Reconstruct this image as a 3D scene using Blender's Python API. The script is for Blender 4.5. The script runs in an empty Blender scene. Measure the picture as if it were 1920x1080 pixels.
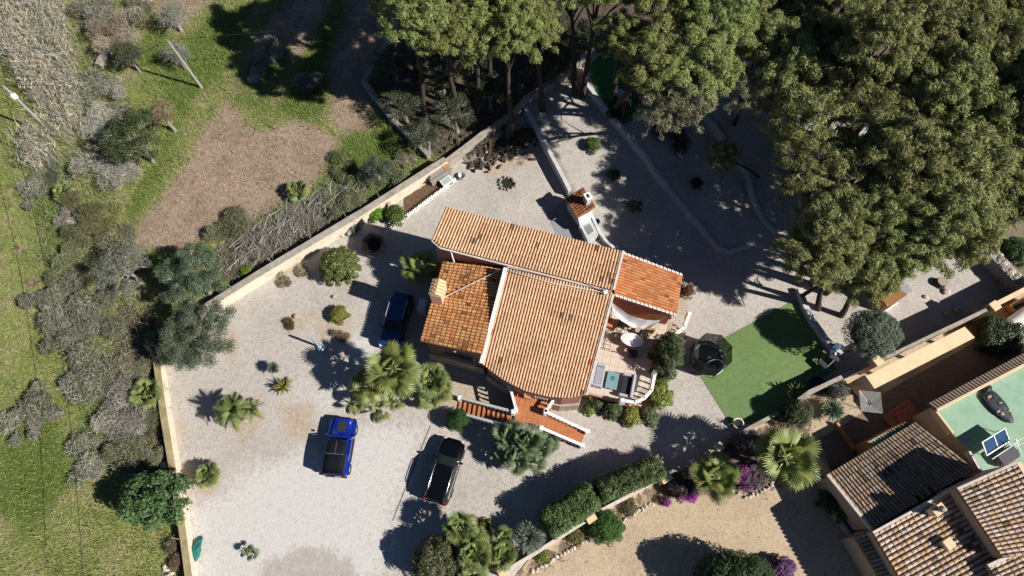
import bpy, bmesh, math, random
import numpy as np
from mathutils import Vector, Matrix
from mathutils.geometry import delaunay_2d_cdt

sc = bpy.context.scene
RAD = math.radians
# ------------------------------------------------------------------ camera (drone, 50 m up, tilted 22.5 deg off nadir)
TILT, FPX, CAMH = RAD(22.5), 1280.0, 50.0
cam_d = bpy.data.cameras.new("camera"); cam = bpy.data.objects.new("camera", cam_d)
sc.collection.objects.link(cam); sc.camera = cam
cam.location = (0, 0, CAMH); cam.rotation_euler = (TILT, 0, 0)
cam_d.sensor_width = 36.0; cam_d.lens = 36.0 * FPX / 1920.0
cam_d.clip_start = 0.5; cam_d.clip_end = 3000
# ------------------------------------------------------------------ daylight
SUN_AZ, SUN_EL = RAD(-20), RAD(40)
world = bpy.data.worlds.new("World"); sc.world = world; world.use_nodes = True
wn = world.node_tree; wn.nodes.clear()
sky = wn.nodes.new("ShaderNodeTexSky"); sky.sky_type = 'NISHITA'; sky.sun_disc = False
sky.sun_elevation = SUN_EL; sky.sun_rotation = math.pi / 2 - SUN_AZ
sky.air_density = 0.6; sky.dust_density = 0.1; sky.ozone_density = 5.0
bgn = wn.nodes.new("ShaderNodeBackground"); bgn.inputs[1].default_value = 0.05
won = wn.nodes.new("ShaderNodeOutputWorld")
wn.links.new(sky.outputs[0], bgn.inputs[0]); wn.links.new(bgn.outputs[0], won.inputs[0])
sun_d = bpy.data.lights.new("sun", 'SUN'); sun_d.energy = 5.0; sun_d.angle = RAD(0.53); sun_d.color = (1.0, 0.96, 0.90)
sun = bpy.data.objects.new("sun", sun_d); sc.collection.objects.link(sun)
sv = Vector((math.cos(SUN_EL) * math.cos(SUN_AZ), math.cos(SUN_EL) * math.sin(SUN_AZ), math.sin(SUN_EL)))
sun.rotation_euler = sv.to_track_quat('Z', 'Y').to_euler(); sun.location = (30, -10, 60)
sc.view_settings.view_transform = 'Standard'; sc.view_settings.look = 'None'
sc.view_settings.exposure = 0.4; sc.view_settings.gamma = 1.0; sc.view_settings.use_curve_mapping = False
sc.cycles.max_bounces = 3; sc.cycles.diffuse_bounces = 2; sc.cycles.glossy_bounces = 1; sc.cycles.transmission_bounces = 1; sc.cycles.transparent_max_bounces = 6; sc.cycles.caustics_reflective = False; sc.cycles.caustics_refractive = False
# ------------------------------------------------------------------ measuring: a point of the survey photo, at height h, in metres
S_, C_ = math.sin(TILT), math.cos(TILT)
rnd = random.Random(11); nr = np.random.default_rng(11)
def G(px, py, h=0.0):
    dx, dy = (px - 960) / FPX, -(py - 540) / FPX
    t = (CAMH - h) / (C_ - dy * S_)
    return Vector((dx * t, (dy * C_ + S_) * t, h))
def sstep(a, b, x):
    t = np.clip((x - a) / (b - a), 0, 1); return t * t * (3 - 2 * t)
def seg_near(P, pts):
    """P (n,2), pts polyline -> distance, signed side (right +), arc length from the END"""
    pts = np.asarray(pts, float); n = len(P)
    best = np.full(n, 1e9); side = np.zeros(n); arc = np.zeros(n)
    seg = np.diff(pts, axis=0); ln = np.hypot(seg[:, 0], seg[:, 1]); cum = np.concatenate([[0], np.cumsum(ln)]); tot = cum[-1]
    for i in range(len(seg)):
        d = P - pts[i]; t = np.clip((d @ seg[i]) / ln[i] ** 2, 0, 1)
        q = pts[i] + t[:, None] * seg[i]; dist = np.hypot(*(P - q).T)
        cr = -(seg[i, 0] * d[:, 1] - seg[i, 1] * d[:, 0]); m = dist < best
        best[m] = dist[m]; side[m] = -np.sign(cr[m]); arc[m] = (tot - cum[i] - t * ln[i])[m]
    return best, side, arc
W1P = [(985, 207), (1020, 272), (1068, 362), (1085, 390), (1110, 418), (1128, 443), (1152, 464)]
W2P = [(1092, 155), (1150, 228), (1205, 292), (1300, 397), (1352, 456), (1375, 463), (1410, 452)]
W3P = [(1285, 190), (1310, 217), (1360, 265), (1405, 317), (1420, 360), (1440, 400), (1465, 424)]
TERR = []
for wp, hh, fade, lift in ((W1P, .85, 8.0, .5), (W2P, .55, 11.0, 1.1), (W3P, .4, 9.0, 1.3)):
    q = [G(a, b, lift).xy for a, b in wp]
    e = [q[0] + (q[0] - q[1]) * 30] + q
    TERR.append((e, hh, fade))
def TZ(x, y, w=.12):
    P = np.stack([np.atleast_1d(x), np.atleast_1d(y)], 1).astype(float); z = np.zeros(len(P))
    for e, hh, fade in TERR:
        d, s, a = seg_near(P, e)
        z += hh * sstep(0, fade, a) * sstep(-w, w, d * s)
    return z
def tz(x, y): return float(TZ(x, y)[0])
def GP(px, py, up=0.0):
    h = 0.0
    for _ in range(4):
        p = G(px, py, h + up); h = tz(p.x, p.y)
    p = G(px, py, h + up); p.z = h
    return p
def inpoly(P, poly):
    P = np.asarray(P); x, y = P[:, 0], P[:, 1]; ins = np.zeros(len(P), bool); n = len(poly)
    for i in range(n):
        x1, y1 = poly[i][0], poly[i][1]; x2, y2 = poly[(i + 1) % n][0], poly[(i + 1) % n][1]
        c = ((y1 > y) != (y2 > y)) & (x < (x2 - x1) * (y - y1) / ((y2 - y1) or 1e-9) + x1); ins ^= c
    return ins
def pmask(P, polys, soft=0.8):
    m = np.zeros(len(P))
    for poly in polys:
        w = [G(a, b).xy for a, b in poly]; w = w + [w[0]]
        d, s, a = seg_near(P, w); ins = inpoly(P, w[:-1])
        m = np.maximum(m, sstep(-soft, soft, np.where(ins, d, -d)))
    return m
# ------------------------------------------------------------------ object helpers
COL = sc.collection
def tag(o, label=None, cat=None, group=None, kind=None):
    if label: o['label'] = label
    if cat: o['category'] = cat
    if group: o['group'] = group
    if kind: o['kind'] = kind
    return o
def link(name, me, parent=None, loc=None):
    o = bpy.data.objects.new(name, me); COL.objects.link(o)
    if parent is not None: o.parent = parent
    if loc is not None: o.location = loc
    return o
def thing(name, label, cat, loc=(0, 0, 0), rz=0.0, group=None):
    o = link(name, None, None, loc); o.rotation_euler = (0, 0, rz); o.empty_display_size = .2
    return tag(o, label, cat, group)
def np_mesh(name, V, F, mats, cols=None, smooth=False, midx=None):
    """V (n,3); F (m,k) array or list of arrays with different k"""
    me = bpy.data.meshes.new(name); V = np.asarray(V, np.float32)
    Fs = F if isinstance(F, list) else [F]; Fs = [np.asarray(f, np.int32) for f in Fs if len(f)]
    me.vertices.add(len(V)); me.vertices.foreach_set("co", V.ravel())
    nl = sum(f.size for f in Fs); npoly = sum(len(f) for f in Fs)
    me.loops.add(nl); me.loops.foreach_set("vertex_index", np.concatenate([f.ravel() for f in Fs]))
    st = []; c = 0
    for f in Fs:
        st.append(c + np.arange(len(f)) * f.shape[1]); c += f.size
    me.polygons.add(npoly); me.polygons.foreach_set("loop_start", np.concatenate(st).astype(np.int32))
    if midx is not None: me.polygons.foreach_set("material_index", np.asarray(midx, np.int32))
    if smooth: me.polygons.foreach_set("use_smooth", np.ones(npoly, bool))
    for m in (mats if isinstance(mats, (list, tuple)) else [mats]): me.materials.append(m)
    if cols is not None:
        at = me.color_attributes.new("Col", 'FLOAT_COLOR', 'POINT')
        cc = np.ones((len(V), 4), np.float32); cc[:, :3] = cols; at.data.foreach_set("color", cc.ravel())
    me.update(calc_edges=True)
    return me
class MB:
    """collects boxes, prisms, tubes ... and builds ONE mesh object"""
    def __init__(s): s.v = []; s.f = []; s.m = []; s.sm = []; s.mi = 0
    def add(s, vs, fs, smooth=False):
        b = len(s.v); s.v += [tuple(v) for v in vs]
        for f in fs: s.f.append([b + i for i in f]); s.m.append(s.mi); s.sm.append(smooth)
        return s
    def box(s, c, d, rz=0.0, bev=0.0, ry=0.0, rx=0.0):
        M = Matrix.Translation(c) @ Matrix.Rotation(rz, 4, 'Z') @ Matrix.Rotation(ry, 4, 'Y') @ Matrix.Rotation(rx, 4, 'X')
        x, y, z = d[0] / 2, d[1] / 2, d[2] / 2
        if bev <= 0:
            vs = [(i, j, k) for k in (-z, z) for i, j in ((-x, -y), (x, -y), (x, y), (-x, y))]
            fs = [(3, 2, 1, 0), (4, 5, 6, 7), (0, 1, 5, 4), (1, 2, 6, 5), (2, 3, 7, 6), (3, 0, 4, 7)]
            return s.add([M @ Vector(v) for v in vs], fs)
        b = min(bev, x * .9, y * .9, z * .9); rings = []
        for zz, o in ((-z, b), (-z + b, 0), (z - b, 0), (z, b)):
            X, Y = x - o, y - o; c_ = b if o == 0 else b * .6
            rings.append([(X - c_, -Y, zz), (X, -Y + c_, zz), (X, Y - c_, zz), (X - c_, Y, zz), (-X + c_, Y, zz), (-X, Y - c_, zz), (-X, -Y + c_, zz), (-X + c_, -Y, zz)])
        vs = [M @ Vector(v) for r in rings for v in r]; fs = [tuple(range(7, -1, -1)), tuple(range(24, 32))]
        for k in range(3):
            for i in range(8): fs.append((k * 8 + i, k * 8 + (i + 1) % 8, k * 8 + 8 + (i + 1) % 8, k * 8 + 8 + i))
        return s.add(vs, fs)
    def prism(s, poly, z0, z1):
        n = len(poly); z0 = z0 if hasattr(z0, '__len__') else [z0] * n; z1 = z1 if hasattr(z1, '__len__') else [z1] * n
        a = sum(poly[i][0] * poly[(i + 1) % n][1] - poly[(i + 1) % n][0] * poly[i][1] for i in range(n))
        idx = list(range(n)) if a > 0 else list(range(n - 1, -1, -1))
        vs = [(poly[i][0], poly[i][1], z0[i]) for i in idx] + [(poly[i][0], poly[i][1], z1[i]) for i in idx]
        fs = [tuple(range(n - 1, -1, -1)), tuple(range(n, 2 * n))] + [(i, (i + 1) % n, n + (i + 1) % n, n + i) for i in range(n)]
        return s.add(vs, fs)
    def tube(s, pts, rad, n=6, cap=True, smooth=True):
        pts = [Vector(p) for p in pts]; rad = rad if hasattr(rad, '__len__') else [rad] * len(pts); vs = []; up = None
        for i, p in enumerate(pts):
            t = (pts[min(i + 1, len(pts) - 1)] - pts[max(i - 1, 0)]).normalized()
            if up is None: up = t.orthogonal()
            up = (up - t * up.dot(t)); up = up.normalized() if up.length > 1e-6 else t.orthogonal().normalized()
            b = t.cross(up)
            for k in range(n):
                a = 2 * math.pi * k / n; vs.append(p + (up * math.cos(a) + b * math.sin(a)) * rad[i])
        fs = [(i * n + k, i * n + (k + 1) % n, (i + 1) * n + (k + 1) % n, (i + 1) * n + k) for i in range(len(pts) - 1) for k in range(n)]
        s.add(vs, fs, smooth)
        if cap:
            s.add(vs[:n], [tuple(range(n - 1, -1, -1))]); s.add(vs[-n:], [tuple(range(n))])
        return s
    def lathe(s, c, prof, n=16, smooth=True):
        vs = [(c[0] + r * math.cos(2 * math.pi * k / n), c[1] + r * math.sin(2 * math.pi * k / n), c[2] + z) for r, z in prof for k in range(n)]
        fs = [(i * n + k, i * n + (k + 1) % n, (i + 1) * n + (k + 1) % n, (i + 1) * n + k) for i in range(len(prof) - 1) for k in range(n)]
        return s.add(vs, fs, smooth)
    def blob(s, c, r, seed=0, n=10, m=6, amp=.18, rz=0.0):
        q = random.Random(seed); vs = []; ph = [q.uniform(0, 6) for _ in range(6)]
        for i in range(m + 1):
            th = math.pi * i / m
            for k in range(n):
                a = 2 * math.pi * k / n
                d = 1 + amp * (math.sin(3 * a + ph[0]) * math.sin(2 * th + ph[1]) + .6 * math.sin(5 * a + ph[2]) * math.sin(3 * th + ph[3])) + q.uniform(-.3, .3) * amp
                vs.append((r[0] * d * math.sin(th) * math.cos(a), r[1] * d * math.sin(th) * math.sin(a), r[2] * d * math.cos(th)))
        M = Matrix.Translation(c) @ Matrix.Rotation(rz, 4, 'Z')
        fs = [(i * n + (k + 1) % n, i * n + k, (i + 1) * n + k, (i + 1) * n + (k + 1) % n) for i in range(m) for k in range(n)]
        return s.add([M @ Vector(v) for v in vs], fs, False)
    def mesh(s, name, mats):
        me = bpy.data.meshes.new(name); me.from_pydata(s.v, [], s.f)
        for m in (mats if isinstance(mats, (list, tuple)) else [mats]): me.materials.append(m)
        me.polygons.foreach_set("material_index", s.m); me.polygons.foreach_set("use_smooth", s.sm); me.update()
        return me
    def build(s, name, mats, parent=None, loc=None, cat=None, label=None, group=None, kind=None):
        return tag(link(name, s.mesh(name, mats), parent, loc), label, cat, group, kind)
# ------------------------------------------------------------------ materials
def newmat(name, rough=.9, spec=.3):
    m = bpy.data.materials.new(name); m.use_nodes = True; nt = m.node_tree; b = nt.nodes["Principled BSDF"]
    b.inputs["Roughness"].default_value = rough; b.inputs["Specular IOR Level"].default_value = spec
    return m, nt, b
def nd(nt, t, **kw):
    n = nt.nodes.new(t)
    for k, v in kw.items():
        if k.startswith('i_'):
            key = k[2:]; n.inputs[int(key) if key.isdigit() else key].default_value = v
        else: setattr(n, k, v)
    return n
def coords(nt): return nd(nt, "ShaderNodeTexCoord").outputs["Object"]
def noise_(nt, vec, scale, detail=4, rough=.55):
    n = nd(nt, "ShaderNodeTexNoise"); n.inputs["Scale"].default_value = scale; n.inputs["Detail"].default_value = detail; n.inputs["Roughness"].default_value = rough
    nt.links.new(vec, n.inputs["Vector"]); return n.outputs["Fac"]
def ramp_(nt, fac, stops, interp='LINEAR'):
    r = nd(nt, "ShaderNodeValToRGB"); r.color_ramp.interpolation = interp; el = r.color_ramp.elements
    while len(el) < len(stops): el.new(.5)
    for e, (p, c) in zip(el, stops): e.position = p; e.color = (*c, 1) if len(c) == 3 else c
    nt.links.new(fac, r.inputs[0]); return r.outputs[0]
def mix_(nt, fac, a, b, mode='MIX'):
    m = nd(nt, "ShaderNodeMix", data_type='RGBA', blend_type=mode)
    for sock, v in ((m.inputs[0], fac), (m.inputs[6], a), (m.inputs[7], b)):
        if hasattr(v, 'is_linked') or hasattr(v, 'links'): nt.links.new(v, sock)
        else: sock.default_value = v if not isinstance(v, tuple) else (*v, 1)[:4]
    return m.outputs[2]
def math_(nt, op, a, b=0.0, clamp=False):
    m = nd(nt, "ShaderNodeMath", operation=op, use_clamp=clamp)
    for sock, v in ((m.inputs[0], a), (m.inputs[1], b)):
        if hasattr(v, 'links'): nt.links.new(v, sock)
        else: sock.default_value = v
    return m.outputs[0]
def bump_(nt, bsdf, h, strength=.5, dist=.02):
    b = nd(nt, "ShaderNodeBump"); b.inputs["Strength"].default_value = strength; b.inputs["Distance"].default_value = dist
    nt.links.new(h, b.inputs["Height"]); nt.links.new(b.outputs[0], bsdf.inputs["Normal"])
def plain(name, col, rough=.8, spec=.3, var=.18, scale=3.0, metal=0.0, bump=0.0, dirt=None):
    m, nt, b = newmat(name, rough, spec); b.inputs["Metallic"].default_value = metal
    v = coords(nt); n = noise_(nt, v, scale, 6, .6)
    lo = tuple(c * (1 - var) for c in col); hi = tuple(min(1, c * (1 + var)) for c in col)
    c = ramp_(nt, n, [(.3, lo), (.7, hi)])
    if dirt:
        n2 = noise_(nt, v, scale * .35, 8, .7); f = ramp_(nt, n2, [(.52, (0, 0, 0)), (.68, (1, 1, 1))]); c = mix_(nt, f, c, dirt)
    nt.links.new(c, b.inputs["Base Color"])
    if bump: bump_(nt, b, noise_(nt, v, scale * 6, 4), bump, .02)
    return m
def leafmat(name, trans=.25, rough=.6, vary=.10, spec=.25):
    m, nt, b = newmat(name, rough, spec)
    a = nd(nt, "ShaderNodeVertexColor", layer_name="Col"); oi = nd(nt, "ShaderNodeObjectInfo")
    hs = nd(nt, "ShaderNodeHueSaturation"); nt.links.new(a.outputs[0], hs.inputs["Color"])
    nt.links.new(math_(nt, 'ADD', math_(nt, 'MULTIPLY', oi.outputs["Random"], vary * .25), .5 - vary * .125), hs.inputs["Hue"])
    nt.links.new(math_(nt, 'ADD', math_(nt, 'MULTIPLY', oi.outputs["Random"], vary * 2), 1 - vary), hs.inputs["Value"])
    nt.links.new(hs.outputs[0], b.inputs["Base Color"])
    if trans:
        t = nd(nt, "ShaderNodeBsdfTranslucent"); nt.links.new(hs.outputs[0], t.inputs[0]); mx = nd(nt, "ShaderNodeMixShader"); mx.inputs[0].default_value = trans
        nt.links.new(b.outputs[0], mx.inputs[1]); nt.links.new(t.outputs[0], mx.inputs[2]); nt.links.new(mx.outputs[0], nt.nodes["Material Output"].inputs[0])
    return m
def vcolmat(name, rough=.85, spec=.2, bump=0.0, bscale=20.0, grime=None, gscale=1.5):
    m, nt, b = newmat(name, rough, spec); a = nd(nt, "ShaderNodeVertexColor", layer_name="Col"); v = coords(nt)
    c = mix_(nt, .35, a.outputs[0], ramp_(nt, noise_(nt, v, bscale, 5), [(.3, (.55, .55, .55)), (.7, (1.25, 1.2, 1.15))]), 'MULTIPLY')
    if grime: c = mix_(nt, ramp_(nt, noise_(nt, v, gscale, 7, .7), [(.56, (0, 0, 0)), (.72, (.75, .75, .75))]), c, grime)
    nt.links.new(c, b.inputs["Base Color"])
    if bump: bump_(nt, b, noise_(nt, v, bscale * 2, 4), bump, .015)
    return m
LEAF = leafmat("leaf"); LEAFG = leafmat("glossy_leaf", .18, .42, .08, .4); NEEDLE = leafmat("needle", .22, .65, .12); DRY = leafmat("dry_stem", .08, .9, .12, .1)
BARK = plain("bark", (.065, .05, .042), .95, .1, .4, 9, bump=.6)  # colour darkened to stand in for neighbouring crowns' shade on the pine trunks
PALEBARK = plain("grey_bark", (.28, .25, .22), .95, .1, .35, 9, bump=.5)
TWIG = plain("dark_twigs", (.03, .028, .02), .95, .1, .3, 6)
WHITE = plain("white_paint", (.80, .79, .76), .6, .3, .06, 2.0, dirt=(.66, .63, .57))
CREAM = plain("cream_render", (.74, .55, .34), .9, .2, .07, 1.2, bump=.1, dirt=(.64, .47, .30))
TANWALL = plain("beige_render", (.46, .36, .27), .9, .2, .1, 1.5, bump=.15, dirt=(.36, .28, .2))
PINKWALL = plain("brown_pink_brick_render", (.34, .17, .13), .9, .2, .25, 5.0, bump=.3)
BRICKRED = plain("red_brick_render", (.40, .15, .08), .9, .2, .3, 6.0, bump=.3)
PLINTH = plain("pale_plinth_render", (.42, .35, .28), .95, .2, .2, 1.8, bump=.3, dirt=(.2, .16, .13))
GREYMETAL = plain("grey_metal", (.42, .43, .44), .45, .5, .1, 4, .6)
DARKMETAL = plain("dark_metal", (.03, .03, .033), .5, .5, .2, 4, .3)
BLACKCLOTH = plain("black_net", (.022, .024, .028), .8, .3, .2, 6)
MORTAR = plain("mortar", (.62, .54, .48), .95, .2, .2, 4, bump=.2)
# ================================================================== GROUND
def zone_ground_mat():
    m, nt, b = newmat("field_soil_and_grass", .97, .1); v = coords(nt)
    z = nd(nt, "ShaderNodeVertexColor", layer_name="Col"); sp = nd(nt, "ShaderNodeSeparateColor"); nt.links.new(z.outputs[0], sp.inputs[0])
    n1 = noise_(nt, v, .35, 8, .65); n2 = noise_(nt, v, 2.2, 8, .7); n3 = noise_(nt, v, 9, 6, .7)
    mead = ramp_(nt, n1, [(.30, (.16, .19, .06)), (.46, (.23, .25, .085)), (.60, (.30, .28, .13)), (.72, (.38, .31, .21))])
    mead = mix_(nt, .55, mead, ramp_(nt, n2, [(.3, (.45, .5, .4)), (.7, (1.5, 1.4, 1.25))]), 'MULTIPLY')
    soil = ramp_(nt, n2, [(.25, (.225, .16, .115)), (.5, (.355, .27, .205)), (.75, (.47, .375, .30))])
    soil = mix_(nt, .8, soil, ramp_(nt, n1, [(.3, (.68, .66, .6)), (.5, (1.0, .98, .95)), (.72, (1.28, 1.26, 1.24))]), 'MULTIPLY')
    soil = mix_(nt, .7, soil, ramp_(nt, n3, [(.3, (.5, .47, .45)), (.72, (1.4, 1.38, 1.36))]), 'MULTIPLY')
    lush = ramp_(nt, n2, [(.3, (.07, .10, .025)), (.55, (.12, .16, .04)), (.75, (.2, .2, .09))])
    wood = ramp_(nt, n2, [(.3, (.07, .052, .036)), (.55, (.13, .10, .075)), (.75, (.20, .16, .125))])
    def thr(s, k=.35): return math_(nt, 'MULTIPLY', math_(nt, 'ADD', math_(nt, 'SUBTRACT', s, .5), math_(nt, 'MULTIPLY', math_(nt, 'SUBTRACT', n2, .5), 1.6)), 3.0, False)
    def fac(s): return math_(nt, 'ADD', thr(s), .5, True)
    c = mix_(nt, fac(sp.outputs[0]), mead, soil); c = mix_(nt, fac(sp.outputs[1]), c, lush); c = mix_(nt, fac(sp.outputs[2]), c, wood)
    nt.links.new(c, b.inputs["Base Color"]); bump_(nt, b, noise_(nt, v, 5, 8, .75), 1.0, .12)
    return m
xs = np.concatenate([[-900, -400, -200, -110, -70], np.arange(-56, 56.1, .45), [70, 110, 200, 400, 900]])
ys = np.concatenate([[-900, -300, -100, -40, -15], np.arange(-6, 60.1, .45), [75, 110, 200, 400, 1200]])
X, Y = np.meshgrid(xs, ys); P = np.stack([X.ravel(), Y.ravel()], 1)
SOIL = [[(235, 450), (300, 370), (350, 300), (385, 235), (430, 185), (480, 250), (560, 222), (640, 262), (612, 330), (560, 362), (500, 400), (430, 425), (330, 470), (250, 465)],
        [(430, 175), (480, 70), (560, -30), (640, -30), (560, 120), (520, 200)], [(640, -30), (760, -30), (740, 60), (690, 160), (705, 235), (650, 255), (610, 215), (620, 100)], [(275, 10), (330, -20), (420, -20), (330, 60)]]
LUSH = [[(250, 420), (300, 330), (360, 190), (410, 150), (455, 70), (480, 0), (420, 20), (340, 80), (300, 150), (330, 220), (270, 330), (235, 390)],
        [(600, 330), (650, 255), (720, 240), (800, 290), (740, 350), (660, 390), (590, 370)], [(60, 380), (120, 330), (130, 480), (90, 500)], [(0, 780), (90, 740), (140, 900), (60, 1000), (-20, 960)], [(150, 760), (205, 770), (190, 860), (140, 880)],
        [(300, 140), (260, 120), (270, 60), (310, 60)], [(440, 140), (520, 60), (560, 130), (500, 210), (440, 190)], [(560, 120), (640, -20), (660, 20), (610, 120), (620, 210), (560, 225), (520, 205)]]
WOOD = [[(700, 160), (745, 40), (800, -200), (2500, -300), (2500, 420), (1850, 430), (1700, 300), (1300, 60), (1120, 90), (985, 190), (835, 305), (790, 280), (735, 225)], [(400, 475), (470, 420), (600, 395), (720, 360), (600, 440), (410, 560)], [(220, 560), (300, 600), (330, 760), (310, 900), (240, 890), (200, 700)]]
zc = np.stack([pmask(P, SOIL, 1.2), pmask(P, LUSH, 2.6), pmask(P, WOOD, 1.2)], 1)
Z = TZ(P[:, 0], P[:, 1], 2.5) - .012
YIN = [G(a, b).xy for a, b in [(300, 690), (395, 587), (835, 314), (985, 194), (1110, 104), (1270, 62), (1400, 112), (1560, 192), (1700, 302), (1840, 442), (1930, 541), (2080, 482), (2200, 702), (2200, 1300), (380, 1300)]]; YIN = YIN + [YIN[0]]
d_, s_, a_ = seg_near(P, YIN); Z -= np.where(inpoly(P, YIN[:-1]), np.clip(.03 + d_ * .5, 0, 1.6), -.0)
nx, ny = len(xs), len(ys); I = np.arange(nx * ny).reshape(ny, nx)
F = np.stack([I[:-1, :-1].ravel(), I[:-1, 1:].ravel(), I[1:, 1:].ravel(), I[1:, :-1].ravel()], 1)
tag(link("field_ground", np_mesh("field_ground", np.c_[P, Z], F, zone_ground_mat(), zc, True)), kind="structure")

def sheet(name, poly_px, mat, dz=.0, step=.5, terr=True, zones=None, z0=None, jit=0.0):
    """a ground sheet cut to an outline, following the terrain, with zone masks in Col"""
    w = [GP(a, b).xy if terr else G(a, b, z0 or 0).xy for a, b in poly_px]
    out = []
    for i in range(len(w)):
        a, b = w[i], w[(i + 1) % len(w)]; n = max(1, int((b - a).length / step))
        for k in range(n):
            q = a.lerp(b, k / n); out.append(Vector((q.x + rnd.uniform(-jit, jit), q.y + rnd.uniform(-jit, jit))))
    xs_ = [p.x for p in out]; ys_ = [p.y for p in out]
    gx, gy = np.meshgrid(np.arange(min(xs_), max(xs_), step), np.arange(min(ys_), max(ys_), step)); gp = np.stack([gx.ravel(), gy.ravel()], 1)
    gp = gp[inpoly(gp, out)]
    if terr:
        for e, hh, fade in TERR:
            gp = gp[seg_near(gp, e)[0] > .3]; ex = []
            for i in range(len(e) - 1):
                a, b = e[i], e[i + 1]
                if i == 0: a = b + (a - b).normalized() * 14
                t = (b - a).normalized(); n_ = Vector((-t.y, t.x)) * .125
                for k in range(int((b - a).length / .28) + 1):
                    q = a + t * (k * .28); ex += [q + n_, q - n_]
            ex = np.array([(q.x, q.y) for q in ex]); ex = ex[inpoly(ex, out)]
            if len(ex): gp = np.concatenate([gp, ex])
    cl = [Vector(p) for p in gp]
    n = len(out); res = delaunay_2d_cdt(out + cl, [(i, (i + 1) % n) for i in range(n)], [list(range(n))], 1, 1e-4)
    V = np.array([(p.x, p.y) for p in res[0]]); T = np.array(res[2])
    z = (TZ(V[:, 0], V[:, 1]) if terr else np.full(len(V), z0 or 0.0)) + dz
    cols = None
    if zones is not None: cols = np.stack([pmask(V, q, s) if q else np.zeros(len(V)) for q, s in zones], 1)
    return tag(link(name, np_mesh(name, np.c_[V, z], T, mat, cols, True)), kind="structure")
def gravel_mat(name, base, patch, pale, mud, grain=1.0):
    m, nt, b = newmat(name, .95, .15); v = coords(nt)
    z = nd(nt, "ShaderNodeVertexColor", layer_name="Col"); sp = nd(nt, "ShaderNodeSeparateColor"); nt.links.new(z.outputs[0], sp.inputs[0])
    vo = nd(nt, "ShaderNodeTexVoronoi"); vo.inputs["Scale"].default_value = 11; nt.links.new(v, vo.inputs["Vector"])
    vs = nd(nt, "ShaderNodeSeparateColor"); nt.links.new(vo.outputs["Color"], vs.inputs[0])
    n1 = noise_(nt, v, .28, 6, .6); n2 = noise_(nt, v, 2.5, 8, .72); n3 = noise_(nt, v, 16, 4, .7)
    c = ramp_(nt, n1, [(.3, tuple(x * .84 for x in base)), (.5, tuple(x * .97 for x in base)), (.7, tuple(x * 1.08 for x in base))])
    g = ramp_(nt, vs.outputs[0], [(0, (.74, .73, .72)), (.12, (.92, .91, .90)), (.6, (1.02, 1.01, 1.0)), (1, (1.14, 1.13, 1.12))])
    g2 = ramp_(nt, n3, [(.3, (.78, .77, .76)), (.7, (1.16, 1.16, 1.16))])
    def fac(s, k=1.4): return math_(nt, 'ADD', math_(nt, 'MULTIPLY', math_(nt, 'ADD', math_(nt, 'SUBTRACT', s, .5), math_(nt, 'MULTIPLY', math_(nt, 'SUBTRACT', n2, .5), k)), 3.0), .5, True)
    pt = mix_(nt, n2, tuple(x * .75 for x in patch), tuple(x * 1.2 for x in patch)); c = mix_(nt, fac(sp.outputs[1]), c, pale); c = mix_(nt, fac(sp.outputs[0], 2.2), c, pt)
    c = mix_(nt, fac(sp.outputs[2], 4.0), c, mix_(nt, n2, mud, tuple(x * 1.8 for x in mud)))
    gf = math_(nt, 'SUBTRACT', 1.0, math_(nt, 'MULTIPLY', sp.outputs[1], .62)); c = mix_(nt, gf, c, g, 'MULTIPLY'); c = mix_(nt, math_(nt, 'MULTIPLY', gf, .85), c, g2, 'MULTIPLY')
    c = mix_(nt, .7, c, ramp_(nt, n2, [(.28, (.80, .79, .78)), (.5, (1, 1, 1)), (.74, (1.12, 1.12, 1.12))]), 'MULTIPLY')
    # scattered dead leaves and litter
    lt = ramp_(nt, noise_(nt, v, 6.5, 9, .8), [(.70, (0, 0, 0)), (.735, (1, 1, 1))]); c = mix_(nt, math_(nt, 'MULTIPLY', lt, .55), c, (.13, .10, .08))
    nt.links.new(c, b.inputs["Base Color"]); bump_(nt, b, math_(nt, 'ADD', vs.outputs[1], n3), .55, .03)
    return m
YARD = [(302, 690), (310, 740), (322, 800), (338, 900), (352, 990), (372, 1130), (925, 1130), (1000, 1036), (1105, 971), (1240, 896), (1345, 836), (1460, 771), (1500, 742), (1625, 692), (1760, 625), (1930, 540), (1840, 440), (1700, 300), (1560, 190), (1400, 110), (1270, 60), (1110, 102), (1062, 142), (985, 194), (910, 255), (835, 314), (690, 402), (600, 457), (395, 587), (350, 640)]
DIRT = [[(655, 560), (520, 600), (530, 640), (570, 612)], [(535, 590), (575, 595), (568, 620), (535, 622)], [(595, 600), (660, 600), (655, 645), (590, 640)], [(440, 800), (490, 740), (495, 790), (450, 850)], [(500, 530), (520, 500), (600, 470), (560, 510)], [(420, 600), (450, 640), (440, 690), (400, 650)], [(520, 760), (590, 755), (585, 830), (540, 820)],
        [(820, 690), (900, 720), (960, 790), (870, 790), (830, 760)], [(590, 490), (680, 525), (640, 545)], [(900, 300), (1000, 260), (1010, 300), (920, 340)], [(330, 790), (350, 780), (350, 830), (335, 830)], [(350, 880), (420, 890), (400, 930), (355, 920)], [(1200, 760), (1230, 760), (1220, 790), (1120, 790)], [(1060, 130), (1100, 150), (1060, 190), (1010, 170)], [(1250, 500), (1290, 520), (1290, 590), (1262, 590)]]
PALE = [[(355, 960), (480, 880), (590, 840), (690, 800), (795, 800), (745, 960), (700, 1130), (370, 1130)], [(640, 640), (700, 620), (715, 645), (690, 690), (650, 670)], [(600, 745), (650, 730), (650, 760), (600, 770)]]
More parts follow.
